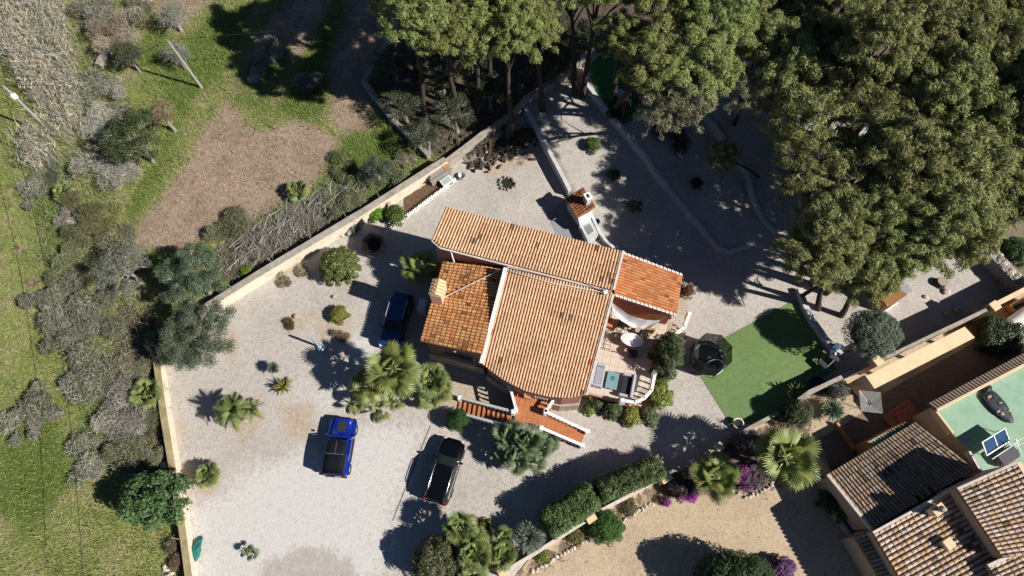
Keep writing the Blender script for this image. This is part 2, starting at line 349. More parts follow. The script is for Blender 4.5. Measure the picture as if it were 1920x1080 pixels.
MUD = [[(488, 1064), (512, 1044), (530, 1046), (548, 1030), (575, 1022), (600, 1034), (622, 1026), (638, 1048), (655, 1042), (662, 1064), (690, 1130), (488, 1130)], [(870, 240), (990, 225), (1000, 280), (930, 310), (870, 300)]]
M_GRAVEL = gravel_mat("pale_yard_gravel", (.478, .438, .398), (.45, .375, .30), (.57, .545, .515), (.30, .272, .245))
sheet("gravel_yard", YARD, M_GRAVEL, .004, .55, True, [(DIRT, .9), (PALE, 3.0), (MUD, .45)])
NGR = [(925, 1131), (1001, 1038), (1106, 973), (1241, 898), (1346, 838), (1461, 773), (1501, 744), (1626, 694), (1761, 627), (1931, 542), (2080, 480), (2200, 700), (2200, 1131)]
BED = [[(960, 1080), (1100, 985), (1200, 925), (1300, 870), (1470, 775), (1520, 800), (1500, 900), (1430, 922), (1370, 925), (1290, 925), (1220, 935), (1120, 1000), (1000, 1075)]]
M_TANGR = gravel_mat("tan_neighbour_gravel", (.50, .395, .275), (.36, .2, .09), (.5, .42, .3), (.12, .09, .07))
sheet("neighbour_drive", NGR, M_TANGR, .004, .6, True, [([[(1800, 590), (1900, 555), (1930, 640), (1830, 640)]], .8), ([], 1), (BED, .4)])
# artificial turf laid in seamed strips
def turf_mat():
    m, nt, b = newmat("artificial_turf", .9, .2); v = coords(nt); mp = nd(nt, "ShaderNodeMapping"); mp.inputs["Rotation"].default_value = (0, 0, RAD(-30)); nt.links.new(v, mp.inputs[0])
    br = nd(nt, "ShaderNodeTexBrick"); br.inputs["Scale"].default_value = 1; br.inputs["Brick Width"].default_value = 4.0; br.inputs["Row Height"].default_value = 2.0; br.inputs["Mortar Size"].default_value = .016; br.offset = .37
    br.inputs["Color1"].default_value = (.135, .215, .085, 1); br.inputs["Color2"].default_value = (.17, .24, .09, 1); br.inputs["Mortar"].default_value = (.09, .175, .055, 1); nt.links.new(mp.outputs[0], br.inputs["Vector"])
    c = mix_(nt, .6, br.outputs[0], ramp_(nt, noise_(nt, v, 3, 9, .75), [(.3, (.65, .68, .6)), (.7, (1.3, 1.25, 1.2))]), 'MULTIPLY')
    c = mix_(nt, ramp_(nt, noise_(nt, v, .4, 3), [(.55, (0, 0, 0)), (.7, (.5, .5, .5))]), c, (.16, .20, .06))
    nt.links.new(c, b.inputs["Base Color"]); bump_(nt, b, noise_(nt, v, 60, 3), .6, .02); return m
TURF = [(1490, 562), (1330, 648), (1303, 690), (1369, 796), (1400, 796), (1470, 768), (1500, 741), (1568, 692), (1540, 645), (1518, 600), (1508, 575)]
sheet("artificial_turf", TURF, turf_mat(), .022, .7)
sheet("green_court_strip", [(1100, 125), (1140, 90), (1190, 140), (1215, 215), (1165, 235), (1120, 180)], plain("green_turf_far", (.06, .17, .05), .95, .1, .3, 3), .02, .6)
sheet('drive_joint', [(806, 797), (808, 798), (737, 977), (735, 976)], plain('dark_joint', (.17, .15, .13), 1, .1, .3, 5), .012, .3)
# concrete apron cracked off from the gravel, by the stairs
# ================================================================== WALLS
def wall_run(name, pts, th, h, mat, label=None, cat="wall", top=None, terr=True, rough=.0, base=None, parent=None, group=None, over=0.0):
    """garden wall along world points (x,y[,h]); mitred, lightly uneven; optional coping (> coping part)"""
    q = []
    for i in range(len(pts) - 1):
        a, b = Vector(pts[i][:2]), Vector(pts[i + 1][:2]); n = max(1, int((b - a).length / 1.2))
        q += [a.lerp(b, k / n) for k in range(n)]
    q.append(Vector(pts[-1][:2])); hs = h if callable(h) else (lambda t: h)
    nrm = []
    for i in range(len(q)):
        t = (q[min(i + 1, len(q) - 1)] - q[max(i - 1, 0)]).normalized(); nrm.append(Vector((-t.y, t.x)))
    def band(w, z0f, z1f):
        vs = []; fs = []
        for i, p in enumerate(q):
            j = rnd.uniform(-rough, rough); zb = z0f(i, p); zt = z1f(i, p) + rnd.uniform(-rough, rough) * .6
            for sgn, z in ((1, zb), (1, zt), (-1, zt), (-1, zb)):
                c = p + nrm[i] * (sgn * (w / 2 + j * .6)); vs.append((c.x, c.y, z))
        for i in range(len(q) - 1):
            for k in range(4): fs.append((i * 4 + k, i * 4 + (k + 1) % 4, i * 4 + 4 + (k + 1) % 4, i * 4 + 4 + k))
        n = len(q) - 1; fs += [(3, 2, 1, 0), (n * 4, n * 4 + 1, n * 4 + 2, n * 4 + 3)]
        return MB().add(vs, fs)
    zg = [tz(p.x, p.y) if terr else (base or 0.0) for p in q]
    ztop = [zg[i] + hs(i / max(1, len(q) - 1)) for i in range(len(q))]
    zlow = [min(zg[max(0, i - 1):i + 2]) - 1.2 if terr else zg[i] for i in range(len(q))]
    if top is None:
        return band(th, lambda i, p: zlow[i], lambda i, p: ztop[i]).build(name, mat, parent, None, cat if label else None, label, group)
    root = thing(name, label, cat, (q[0].x, q[0].y, zg[0]), 0, group) if parent is None else parent
    off = Vector((-q[0].x, -q[0].y, -zg[0])) if parent is None else None
    band(th, lambda i, p: zlow[i], lambda i, p: ztop[i]).build("wall_body", mat, root, off)
    band(th + over, lambda i, p: ztop[i] + .003, lambda i, p: ztop[i] + .06).build("coping", top, root, off)
    return root
def gl(px_list, h=0.0, terr=True): return [(GP(a, b).xy if terr else G(a, b, h).xy) for a, b in px_list]
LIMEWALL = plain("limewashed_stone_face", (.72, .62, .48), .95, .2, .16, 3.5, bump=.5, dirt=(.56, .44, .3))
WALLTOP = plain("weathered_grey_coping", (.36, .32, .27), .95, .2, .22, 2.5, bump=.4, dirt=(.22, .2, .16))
MOSSTOP = plain("mossy_coping", (.33, .27, .15), .95, .2, .3, 2.5, bump=.4, dirt=(.25, .24, .1))
STONEW = plain("rough_grey_stone", (.30, .27, .24), .95, .2, .35, 4.0, bump=.8)
TERRW = plain("grey_terrace_kerb", (.52, .51, .50), .9, .2, .15, 3.0, bump=.2)
wall_run("boundary_wall", gl([(382, 596), (500, 522), (600, 462), (690, 408), (762, 362), (838, 314)]), .5, lambda t: 1.25, LIMEWALL, "long limewashed boundary wall running diagonally beside the brown field", top=WALLTOP, rough=.02, over=.04)
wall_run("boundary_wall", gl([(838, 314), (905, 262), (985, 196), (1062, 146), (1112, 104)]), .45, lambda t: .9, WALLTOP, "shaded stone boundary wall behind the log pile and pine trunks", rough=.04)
wall_run("boundary_wall", gl([(303, 672), (318, 780), (336, 890), (352, 985), (368, 1100)]), .42, lambda t: .95, LIMEWALL, "straight pale boundary wall along the green meadow at the left", top=MOSSTOP, rough=.02, over=.04)
wall_run("field_wall", gl([(748, 48), (720, 100), (684, 160), (700, 182), (735, 228), (770, 262), (805, 298)]), .4, .7, STONEW, "shaded dry stone field wall bending left of the pines", rough=.07)
wall_run("field_wall", gl([(285, -5), (268, 25), (250, 50)]), .5, .7, STONEW, "short dry stone wall stub at the top edge", rough=.08)
wall_run("field_wall", gl([(212, 98), (196, 118), (190, 130)]), .5, .7, STONEW, "tiny curved dry stone wall piece beside the reeds", rough=.08)
for (e, hh, fade), n_, lab in zip(TERR, (4, 8, 8), ("low terrace wall running down to the barbecue", "long low terrace wall with hooked end in the shaded gravel", "bent low terrace wall at the foot of the pine wood")):
    pts = e[1:n_]; t0 = (pts[1] - pts[0]).normalized()
    def hfun(t, pts=pts):
        L = sum((pts[i + 1] - pts[i]).length for i in range(len(pts) - 1)) * t; i = 0
        while i < len(pts) - 2 and L > (pts[i + 1] - pts[i]).length: L -= (pts[i + 1] - pts[i]).length; i += 1
        d = (pts[i + 1] - pts[i]).normalized(); p = pts[i] + d * L; up = p + Vector((-d.y, d.x)) * .4
        return max(.14, tz(up.x, up.y) - tz(p.x, p.y) + .22)
    wall_run("terrace_wall", pts, .32, hfun, TERRW, lab, rough=.012)
wall_run("terrace_wall", gl([(1496, 545), (1506, 578), (1520, 605), (1545, 640), (1572, 668)]), .42, .55, TERRW, "short curved terrace wall between the artificial lawn and the olive bush", rough=.01)
wall_run("terrace_wall", gl([(1300, 195), (1322, 218), (1352, 250)]), .3, .35, STONEW, "short stone kerb under the pine wood edge", rough=.03)
# boundary to the neighbour
wall_run("garden_wall", gl([(936, 1078), (1000, 1040), (1098, 977)]), .22, .95, LIMEWALL, "pale topped garden wall beside the silver palm", top=MORTAR, rough=.01, over=.02)
wall_run("garden_wall", gl([(1108, 968), (1180, 930), (1230, 902)]), .22, .95, LIMEWALL, "pale topped garden wall along the clipped hedge", top=MORTAR, rough=.01, over=.02)
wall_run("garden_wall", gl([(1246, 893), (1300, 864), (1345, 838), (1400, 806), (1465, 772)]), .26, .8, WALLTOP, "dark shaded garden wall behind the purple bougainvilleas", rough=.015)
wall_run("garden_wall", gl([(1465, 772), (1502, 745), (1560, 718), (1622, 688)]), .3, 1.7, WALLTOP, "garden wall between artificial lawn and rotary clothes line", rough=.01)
wall_run("garden_wall", gl([(1622, 692), (1720, 645), (1815, 600)]), .22, 2.35, TANWALL, "tall rendered wall behind the cream lean-to roof", top=WALLTOP, rough=.005, over=.02)  # grey coping puts the shadow side into the colour; lit stretch below is cream
wall_run("garden_wall", gl([(1832, 590), (1875, 568), (1945, 532)]), .3, 2.3, TANWALL, "tall rendered wall behind the boat hull at the right edge", top=CREAM, rough=.005, over=.04)
for (px, py, s, h, lab) in ((1103, 972, .62, 1.35, "square cream gate pillar between hedge and bright green bush"), (1238, 898, .72, 1.55, "square cream gate pillar beside the purple bougainvillea"), (942, 1072, .5, 1.2, "square cream wall pillar beside the bottom palms"), (1340, 842, .45, 1.1, "grey wall pillar on the shaded garden wall"), (1615, 694, .6, 2.5, "tall cream wall pillar at the end of the lean-to roof"), (1824, 596, .6, 2.6, "tall cream wall pillar right of the lean-to roof")):
    p = GP(px, py); t = thing("wall_pillar", lab, "pillar", p, RAD(30))
    MB().box((0, 0, h / 2 - .1), (s, s, h + .2), bev=.02).build("shaft", TANWALL if h > 1.2 else CREAM, t); MB().box((0, 0, h + .05), (s + .1, s + .1, .1), bev=.03).build("cap", CREAM, t)
# posts of the wire fence on the boundary wall
for i, (px, py) in enumerate([(448, 553), (520, 505), (592, 462), (655, 420), (716, 384)]):
    p = GP(px, py); o = MB().tube([(0, 0, 1.2), (-.05, .02, 2.2)], .03, 6).build("fence_post", GREYMETAL, None, p, "post", "thin metal fence post on the boundary wall, %s from its left end" % ("first", "second", "third", "fourth", "fifth")[i], "fence posts on the boundary wall")
for i, (px, py) in enumerate([(316, 742), (330, 826), (346, 1012)]):
    p = GP(px, py); MB().tube([(0, 0, .9), (-.05, .05, 1.9)], .03, 6).build("fence_post", PALEBARK, None, p, "post", "pale fence post on the left boundary wall, %s from the top" % ("first", "second", "third")[i], "fence posts on the left wall")

# ================================================================== TILED ROOFS
def tile_cols(pal, n, dark=.0):
    a = np.array(pal)[nr.integers(0, len(pal), n)] * nr.uniform(.88, 1.10, (n, 1)); d = nr.random(n) < dark; a[d] *= nr.uniform(.25, .55, (d.sum(), 1)); return a
def tile_patch(name, Q, parent, mat, pal, sp=.235, cl=.34, lift=.03, vend=None, vbeg=None, dark=.02, arch=.5, deck=None, deckmat=None, off=None, thick=.14, edge_rows=None):
    """Q: 4 world corners (top-left, top-right, bottom-left, bottom-right); barrel tiles run top -> bottom. roof (slab) > tiles"""
    a, b, c, d = [Vector(q) for q in Q]
    def S(u, v): return (a.lerp(b, u)).lerp(c.lerp(d, u), v)
    W = (b - a).length; L = ((c - a).length + (d - b).length) / 2; n = max(2, round(W / sp)); V = []; Fq = []; Cc = []; ns = 6
    for i in range(n):
        u = (i + .5) / n; v0 = vbeg(u) if vbeg else 0.0; v1 = vend(u) if vend else 1.0
        Lc = (S(u, v1) - S(u, v0)).length; k = max(1, round(Lc / cl)); sh = rnd.uniform(-.12, .12) / max(k, 1)
        cols = tile_cols(pal, k, dark)
        for j in range(k):
            cl_ = math.sin(i * .21 + 1.7 * math.sin(j * .35 + W)) * math.sin(j * .44 + i * .06 + L)
            cols[j] *= 1 - .16 * max(0, cl_) ; 
            if cl_ > .72 and nr.random() < dark * 6: cols[j] *= nr.uniform(.3, .6)
            if nr.random() < .004: cols[j] = np.array((.50, .14, .06)) * nr.uniform(.8, 1.1)
        for j in range(k):
            va = v0 + (v1 - v0) * max(0, (j + (sh if j else 0)) / k); vb = v0 + (v1 - v0) * min(1.0, (j + 1 + (sh if j < k - 1 else 0)) / k + .035 / Lc * cl / .34)
            pa, pb = S(u, va), S(u, vb); dv = (pb - pa).normalized(); du = (S(u + .5 / n, va) - S(u - .5 / n, va)); w = du.length; du.normalize(); nm = du.cross(dv); nm = nm if nm.z > 0 else -nm
            base = len(V); r = w * .5
            jx = rnd.uniform(-.016, .016); jt = rnd.uniform(-.012, .012)
            for e, (p, rr, lz) in enumerate(((pa, r * .66, 0.0), (pb, r * .80, lift + rnd.uniform(-.3, .3) * lift))):
                for q in range(ns + 1):
                    t = math.pi * q / ns; V.append(p + du * (math.cos(t) * rr + (jx if e else -jx)) + nm * (math.sin(t) * rr * (arch * 2) + lz + .01))
            Cc += [tuple(cols[j])] * (2 * (ns + 1))
            Fq += [(base + q, base + q + 1, base + ns + 2 + q, base + ns + 1 + q) for q in range(ns)]
            # closed butt end
    me = np_mesh(name + "_tiles", np.array([tuple(p) for p in V]), np.array(Fq), mat, np.array(Cc), True)
    # slab following the same outline
    nn = 14; top = []; 
    for i in range(nn + 1):
        u = i / nn; top.append((S(u, vbeg(u) if vbeg else 0), S(u, vend(u) if vend else 1)))
    vs = []; fs = []
    for (p, q) in top: vs += [p, q, q - Vector((0, 0, thick)), p - Vector((0, 0, thick))]
    for i in range(nn):
        for k in range(4): fs.append((i * 4 + k, i * 4 + 4 + k, i * 4 + 4 + (k + 1) % 4, i * 4 + (k + 1) % 4))
    fs += [(0, 1, 2, 3), (nn * 4 + 3, nn * 4 + 2, nn * 4 + 1, nn * 4)]
    roof = MB().add(vs, fs).build(name, deckmat or ROOFDECK, parent, off)
    tl = link("tiles", me, roof); tag(tl, kind="stuff")
    return roof, S
ROOFDECK = plain("roof_channel_clay", (.30, .14, .07), .95, .15, .3, 4)
T_OR = vcolmat("clay_tile", .85, .2, .15, 7, (.5, .3, .17), 1.1)
T_OLD = vcolmat("weathered_clay_tile", .9, .15, .25, 9, (.24, .17, .12), .9)
T_NB = vcolmat("pale_clay_tile", .9, .15, .2, 9, (.22, .17, .13), 1.2)
PAL_A = [(.67, .425, .255), (.68, .435, .265), (.66, .41, .24), (.65, .39, .22), (.70, .46, .29)] 
PAL_B = [(.65, .32, .125), (.61, .28, .105), (.68, .36, .155), (.55, .21, .075), (.63, .33, .14)]
PAL_D = [(.60, .24, .09), (.56, .21, .08), (.64, .28, .12), (.52, .18, .07)]
PAL_N = [(.52, .405, .31), (.58, .46, .37), (.46, .33, .22), (.60, .51, .43), (.50, .395, .34), (.54, .38, .23)]

# ================================================================== MAIN HOUSE
HZ = thing("main_house", "house with orange barrel tile roofs, brown walls and brick chimney in the gravel yard", "house")
def Q4(tl, tr, bl, br): return [G(*tl), G(*tr), G(*bl), G(*br)]
QA = Q4((836, 388, 7.6), (1167, 471, 7.6), (806, 457, 6.85), (1149, 544, 6.85))
QC = Q4((950, 503, 6.55), (1149, 549, 6.55), (899, 703, 4.95), (1096, 750, 4.95))
QB = [G(946, 503, 5.75), G(904, 664, 5.75), G(832, 490, 4.7), G(789, 640, 4.7)]        # runs east -> west (downhill)
QD = [G(1167, 474, 5.3), G(1151, 553, 5.3), G(1279, 516, 4.4), G(1268, 591, 4.4)]      # runs west -> east
def vendA(u): return 1.0 - .13 * max(0, 1 - u / .06)
def vendC(u):
    xs_ = [0, .12, .25, .45, .67, .85, 1.0]; vs_ = [.90, .955, 1.0, 1.045, 1.045, 1.015, .95]
    return float(np.interp(u, xs_, vs_))
roofA, SA = tile_patch("roof", QA, HZ, T_OR, PAL_A, .208, .42, .010, vendA, None, .014)
roofC, SC = tile_patch("roof", QC, HZ, T_OR, PAL_A, .208, .42, .010, vendC, None, .008)
roofB, SB = tile_patch("roof", QB, HZ, T_OLD, PAL_B, .235, .345, .034, None, None, .075)
roofD, SD = tile_patch("roof", QD, HZ, T_OR, PAL_D, .225, .40, .012, None, None, .02)
def under(S, us, vs, drop=.16): return [S(u, v) - Vector((0, 0, drop)) for u, v in zip(us, vs)]
def walls(name, pts, z0, mat, drop=.0):
    return MB().prism([(p.x, p.y) for p in pts], z0, [p.z - drop for p in pts]).build(name, mat, HZ)
walls("wall", under(SA, (.018, .985, .985, .03, .012), (.04, .04, .965, .94, .86)), 0.0, PINKWALL)
walls("wall", under(SC, (.03, .97, .97, .8, .45, .25, .03), (-.02, -.02, .93, .99, .99, .95, .86)), 1.70, PINKWALL)
walls("wall", under(SB, (.03, .03, .97, .97), (.0, .93, .93, .0)), 1.70, PINKWALL) if False else walls("wall", [SB(u, v) - Vector((0, 0, .16)) for u, v in ((.02, .02), (.96, .02), (.96, .94), (.02, .94))], 1.70, PINKWALL)
walls("wall", [SD(u, v) - Vector((0, 0, .16)) for u, v in ((.06, .0), (.93, .0), (.93, .95), (.06, .95))], 0.0, BRICKRED)
pl = [SB(u, v) for u, v in ((.02, .02), (.985, .02), (.985, .965), (.02, .965))]
MB().prism([(p.x, p.y) for p in pl], -.1, 1.69).build("plinth", PLINTH, HZ)
pl = [SC(u, v) for u, v in ((.02, -.02), (.98, -.02), (.98, .95), (.8, 1.005), (.45, 1.005), (.25, .97), (.02, .88))]
MB().prism([(p.x, p.y) for p in pl], -.1, 1.686).build("plinth", PLINTH, HZ)
# eaves band, gutters, verge mortar, ridge
def strip(name, pts, w, h, mat, parent=HZ): return MB().tube([Vector(p) for p in pts], [w] * len(pts), 6).build(name, mat, parent)
strip("eave_gutter", [SA(u, vendA(u) + .004) + Vector((-.02, -.07, -.12)) for u in (.0, .03, .06, .3, .6, .99)], .075, .05, MORTAR)
strip("eave_gutter", [SC(.005, .0) + Vector((0, .12, .03)), SC(.5, .0) + Vector((0, .12, .03)), SC(.99, .0) + Vector((0, .12, .03))], .07, .05, MORTAR)
vw = []
for v in (0.0, .3, .6, .895): vw.append(SC(.0, v) + Vector((-.07, 0, .05)))
mb = MB()
for i in range(3):
    a_, b_ = vw[i], vw[i + 1]; d_ = b_ - a_; m_ = (a_ + b_) / 2
    mb.box(m_, (d_.length + .01, .26, .22), math.atan2(d_.y, d_.x), .0, -math.asin(d_.z / d_.length))
mb.build("verge", WHITE, HZ)
mb = MB()
for (S, u0, v0, v1) in ((SA, 1.0, .0, 1.0), (SC, 1.0, .02, .955)):
    a_, b_ = S(u0, v0) + Vector((.06, 0, .04)), S(u0, v1) + Vector((.06, 0, .04)); d_ = b_ - a_; mb.box((a_ + b_) / 2, (d_.length, .16, .2), math.atan2(d_.y, d_.x), .0, -math.asin(d_.z / d_.length))
mb.build("verge", MORTAR, HZ)
for u0, nm in ((.0, "verge"), (1.0, "verge")):      # white pointed verge tiles of the low east roof
    a_, b_ = SD(u0, 0), SD(u0, 1); mb = MB(); d_ = b_ - a_; n_ = 15
    mb.box((a_ + b_) / 2 + Vector((0, 0, -.02)), (d_.length, .12, .14), math.atan2(d_.y, d_.x), 0, -math.asin(d_.z / d_.length))
    v_ = mb.build("verge", WHITE, HZ)
    for k in range(n_):
        p_ = a_.lerp(b_, (k + .5) / n_); MB().box(p_ + Vector((0, 0, .08)), (.07, .17, .08), math.atan2(d_.y, d_.x)).build("mortar_cap", WHITE, v_)
# rain pipe of the north wing
pp = SA(.115, 1.0); MB().tube([pp + Vector((0, -.08, -.05)), pp + Vector((.05, -.16, -.5)), pp + Vector((.12, -.18, -1.8))], .06, 8).build("drain_pipe", WHITE, HZ)
# south wall window with bars under the old roof
wa, wb = SB(.96, .94), SB(.96, .02); dirw = (wb - wa); dirw.z = 0; dirw.normalize(); nw = Vector((dirw.y, -dirw.x, 0)); rzw = math.atan2(dirw.y, dirw.x)
wc = wa + dirw * 2.3; wc = Vector((wc.x, wc.y, 3.15)) + nw * .03
win = MB().box(wc, (2.5, .12, 1.15), rzw).build("window", TANWALL, HZ)
MB().box(wc + nw * .065, (2.3, .03, .98), rzw).build("pane", plain("dark_glass", (.015, .017, .02), .1, .5, .2, 2), win)
for k in range(14): MB().box(wc + nw * .13 + dirw * (-1.1 + 2.2 * k / 13), (.03, .03, 1.0), rzw).build("bar", DARKMETAL, win)
MB().box(wc + nw * .12 - Vector((0, 0, .66)), (2.7, .3, .1), rzw).build("sill", TANWALL, win)
# wall ledge stone at the west corner
# chimney on the old roof
cb = SB(.44, .90); ca = math.atan2((SB(.9, .9) - SB(.1, .9)).y, (SB(.9, .9) - SB(.1, .9)).x)
CHIM = plain("chimney_render", (.68, .45, .28), .9, .2, .12, 3, bump=.1)
ch = MB().box((cb.x, cb.y, 5.35), (1.25, .78, 2.1), ca).build("chimney", CHIM, HZ)
for s_ in (-1, 1):
    for k in range(5):
        x0 = -.62 + 1.24 * (k + .5) / 5
        vs = []; du = Vector((math.cos(ca), math.sin(ca), 0)); dn = Vector((-math.sin(ca), math.cos(ca), 0)) * s_
        for e in (0, 1):
            p = Vector((cb.x, cb.y, 6.42 + .30 * (1 - e))) + du * x0 + dn * (.5 * e)
            for q in range(5): t = math.pi * q / 4; vs.append(p + du * math.cos(t) * .10 + Vector((0, 0, math.sin(t) * .07)))
        MB().add(vs, [(q, q + 1, q + 6, q + 5) for q in range(4)], True).build("ridge_tile", plain("chimney_tile", (.74, .50, .28), .9, .2, .2, 6) if (s_ == -1 and k == 0) else bpy.data.materials["chimney_tile"], ch)
MB().box((cb.x, cb.y, 6.5), (1.2, .5, .22), ca).build("cap", CHIM, ch)
# antenna foot and cable on the roof
ap = SC(.93, .02); an = thing("roof_antenna_foot", "small white antenna foot with loose cable at the roof junction", "antenna", (ap.x, ap.y, ap.z + .1))
MB().box((0, 0, .1), (.35, .3, .3), .4, .05).build("foot", WHITE, an); MB().tube([(0, 0, .2), (.02, .02, .9), (.03, .05, 1.5)], .025, 6).build("mast", GREYMETAL, an); MB().tube([(.25 * math.cos(a), .25 * math.sin(a), .16 + .02 * a) for a in np.linspace(0, 9, 24)], .018, 5).build("cable_coil", DARKMETAL, an)
cpts = [SB(.48, .86) + Vector((0, 0, .25)), SB(.25, .45) + Vector((0, 0, .22)), SB(.04, .04) + Vector((0, 0, .35)), SC(.02, .02) + Vector((0, -.1, .25)), SC(.45, .05) + Vector((0, 0, .2)), SC(.9, .03) + Vector((0, 0, .25))]
MB().tube(cpts, .028, 5).build("roof_cable", WHITE, None, None, "cable", "thin white cable lying across the old roof tiles")
# red shrub pots and floor behind the low east roof are part of the yard

# ================================================================== PATIO AND STAIRS
PZ = 1.55
PAT = [(1140, 566), (1262, 606), (1250, 640), (1232, 668), (1224, 700), (1216, 735), (1203, 750), (1185, 757), (1165, 755), (1095, 737)]
patio = thing("raised_patio", "raised tiled patio with beige paving beside the big roof", "patio")
pw = [G(a, b, PZ).xy for a, b in PAT]
PATM = plain("beige_paving_slab", (.58, .50, .405), .8, .3, .1, 2.5, dirt=(.5, .38, .3)); GROUT = plain("paving_grout", (.40, .31, .25), .95, .2, .1, 3)
MB().prism([(p.x, p.y) for p in pw], 0, PZ - .02).build("platform", BRICKRED, patio)
# paving slabs, one by one
ang = math.atan2((SC(1, 0) - SC(0, 0)).y, (SC(1, 0) - SC(0, 0)).x); ca_, sa_ = math.cos(ang), math.sin(ang)
ctr = sum((Vector(p) for p in pw), Vector((0, 0))) / len(pw); slab_me = MB().box((0, 0, 0), (.585, .585, .03)).mesh("paving_slab", PATM)
import itertools
for i, j in itertools.product(range(-9, 10), range(-12, 13)):
    p = ctr + Vector((ca_ * i - sa_ * j, sa_ * i + ca_ * j)) * .6
    cor = [(p.x + (ca_ * a - sa_ * b) * .29, p.y + (sa_ * a + ca_ * b) * .29) for a, b in ((1, 1), (1, -1), (-1, 1), (-1, -1))]
    if inpoly(cor, pw).all():
        o = link("paving_slab", slab_me, patio, (p.x, p.y, PZ - .004 + rnd.uniform(-.003, .003))); o.rotation_euler = (0, 0, ang)
MB().prism([(ctr.x + (p.x - ctr.x) * .998, ctr.y + (p.y - ctr.y) * .998) for p in pw], PZ - .02, PZ - .008).build("grout_bed", GROUT, patio)
def balustrade(name, label, pts, z0, h=.9, step=.34, rail=.24, mat=None, closed=False, zs=None):
    mat = mat or WHITE; t = thing(name, label, "balustrade"); pts = [Vector(p).to_3d() if len(p) == 2 else Vector(p) for p in pts]
    if zs is None: pts = [Vector((p.x, p.y, z0)) for p in pts]
    for i in range(len(pts) - 1):
        a, b = pts[i], pts[i + 1]; d = b - a; L = d.length
        MB().box((a + b) / 2 + Vector((0, 0, h)), (L + rail * .5, rail, .13), math.atan2(d.y, d.x), .03, -math.asin(d.z / L)).build("rail", mat, t)
        n = max(1, int(L / step))
        for k in range(n):
            p = a.lerp(b, (k + .5) / n); hh = h - .065
            MB().lathe((p.x, p.y, p.z), [(.09, 0), (.09, .08), (.05, .12), (.085, .3 * hh / .83), (.045, .58 * hh / .83), (.07, .7 * hh / .83), (.09, .76 * hh / .83), (.09, hh)], 8).build("baluster", mat, t)
    for p in (pts[0], pts[-1]): MB().box(p + Vector((0, 0, h / 2 + .05)), (.3, .3, h + .12), 0, .03).build("post", mat, t)
    return t
balustrade("patio_balustrade", "white curved balustrade round the lower patio corner", [G(a, b, PZ).xy for a, b in [(1163, 756), (1186, 760), (1204, 752), (1217, 737), (1224, 704)]], PZ)
balustrade("patio_balustrade", "short white curved balustrade at the patio steps near the trampoline", [G(a, b, PZ * .6).xy for a, b in [(1262, 634), (1278, 620), (1287, 596)]], PZ * .6)
TERRAC = plain("terracotta_tread", (.42, .155, .065), .75, .3, .16, 3, dirt=(.32, .12, .06)); TERRAF = plain("terracotta_floor_tile", (.44, .165, .07), .7, .3, .14, 2.5, dirt=(.35, .13, .065))
SZ = 1.7
st = thing("entrance_stairs", "white edged terracotta staircase and landing below the big roof", "stairs")
la = [G(a, b, SZ).xy for a, b in [(958, 722), (966, 770), (963, 800), (1022, 806), (1030, 772), (1043, 744)]]
MB().prism([(p.x, p.y) for p in la], 0, SZ - .02).build("landing", TERRAC, st)
# landing floor tiles
fl_me = MB().box((0, 0, 0), (.385, .385, .024)).mesh("floor_tile", TERRAF); lc = sum((Vector(p) for p in la), Vector((0, 0))) / len(la)
for i, j in itertools.product(range(-8, 9), range(-8, 9)):
    p = lc + Vector((ca_ * i - sa_ * j, sa_ * i + ca_ * j)) * .4
    cor = [(p.x + (ca_ * a - sa_ * b) * .19, p.y + (sa_ * a + ca_ * b) * .19) for a, b in ((1, 1), (1, -1), (-1, 1), (-1, -1))]
    if inpoly(cor, la).all():
        o = link("floor_tile", fl_me, st, (p.x, p.y, SZ - .006)); o.rotation_euler = (0, 0, ang)
def flight(x0, x1, n, wpx, sgn):
    """stairs from low end (two px points across) up to the landing"""
    a0, a1 = x0; b0, b1 = x1
    for k in range(n):
        f0, f1 = k / n, (k + 1) / n; z = SZ * (k + 1) / (n + 1)
        c = [G(a0[0] + (b0[0] - a0[0]) * f, a0[1] + (b0[1] - a0[1]) * f, SZ * f) for f in (f0, f1)]; e = [G(a1[0] + (b1[0] - a1[0]) * f, a1[1] + (b1[1] - a1[1]) * f, SZ * f) for f in (f0, f1)]
        poly = [c[0].xy, c[1].xy, e[1].xy, e[0].xy]
        MB().prism([(p.x, p.y) for p in poly], 0, z - .04).build("riser", WHITE if sgn > 0 else TERRAC, st)
        cc = sum((Vector(p) for p in poly), Vector((0, 0))) / 4
        MB().prism([(cc.x + (p.x - cc.x) * .97, cc.y + (p.y - cc.y) * .97) for p in poly], z - .039, z).build("tread", TERRAC, st)
flight(((862, 750), (858, 772)), ((960, 772), (957, 800)), 11, 0, 1)
flight(((1097, 812), (1088, 836)), ((1022, 776), (1014, 804)), 9, 0, -1)
def rail_run(label, pa, pb, h=.75, step=.32): balustrade("stair_balustrade", label, [pa, pb], 0, h, step, .2, None, False, True)
rail_run("upper white balustrade of the left stair flight", G(863, 750, 0), G(962, 776, SZ))
rail_run("lower white balustrade of the left stair flight behind the round bush", G(862, 778, 0), G(957, 804, SZ))
rail_run("upper white balustrade of the right stair flight", G(1099, 812, 0), G(1022, 776, SZ))
rail_run("lower white balustrade of the right stair flight", G(1090, 838, 0), G(1014, 806, SZ))
rail_run("white balustrade on the left edge of the landing", G(967, 772, SZ), G(955, 726, SZ))
rail_run("white balustrade on the right edge of the landing", G(1023, 774, SZ), G(1042, 746, SZ))
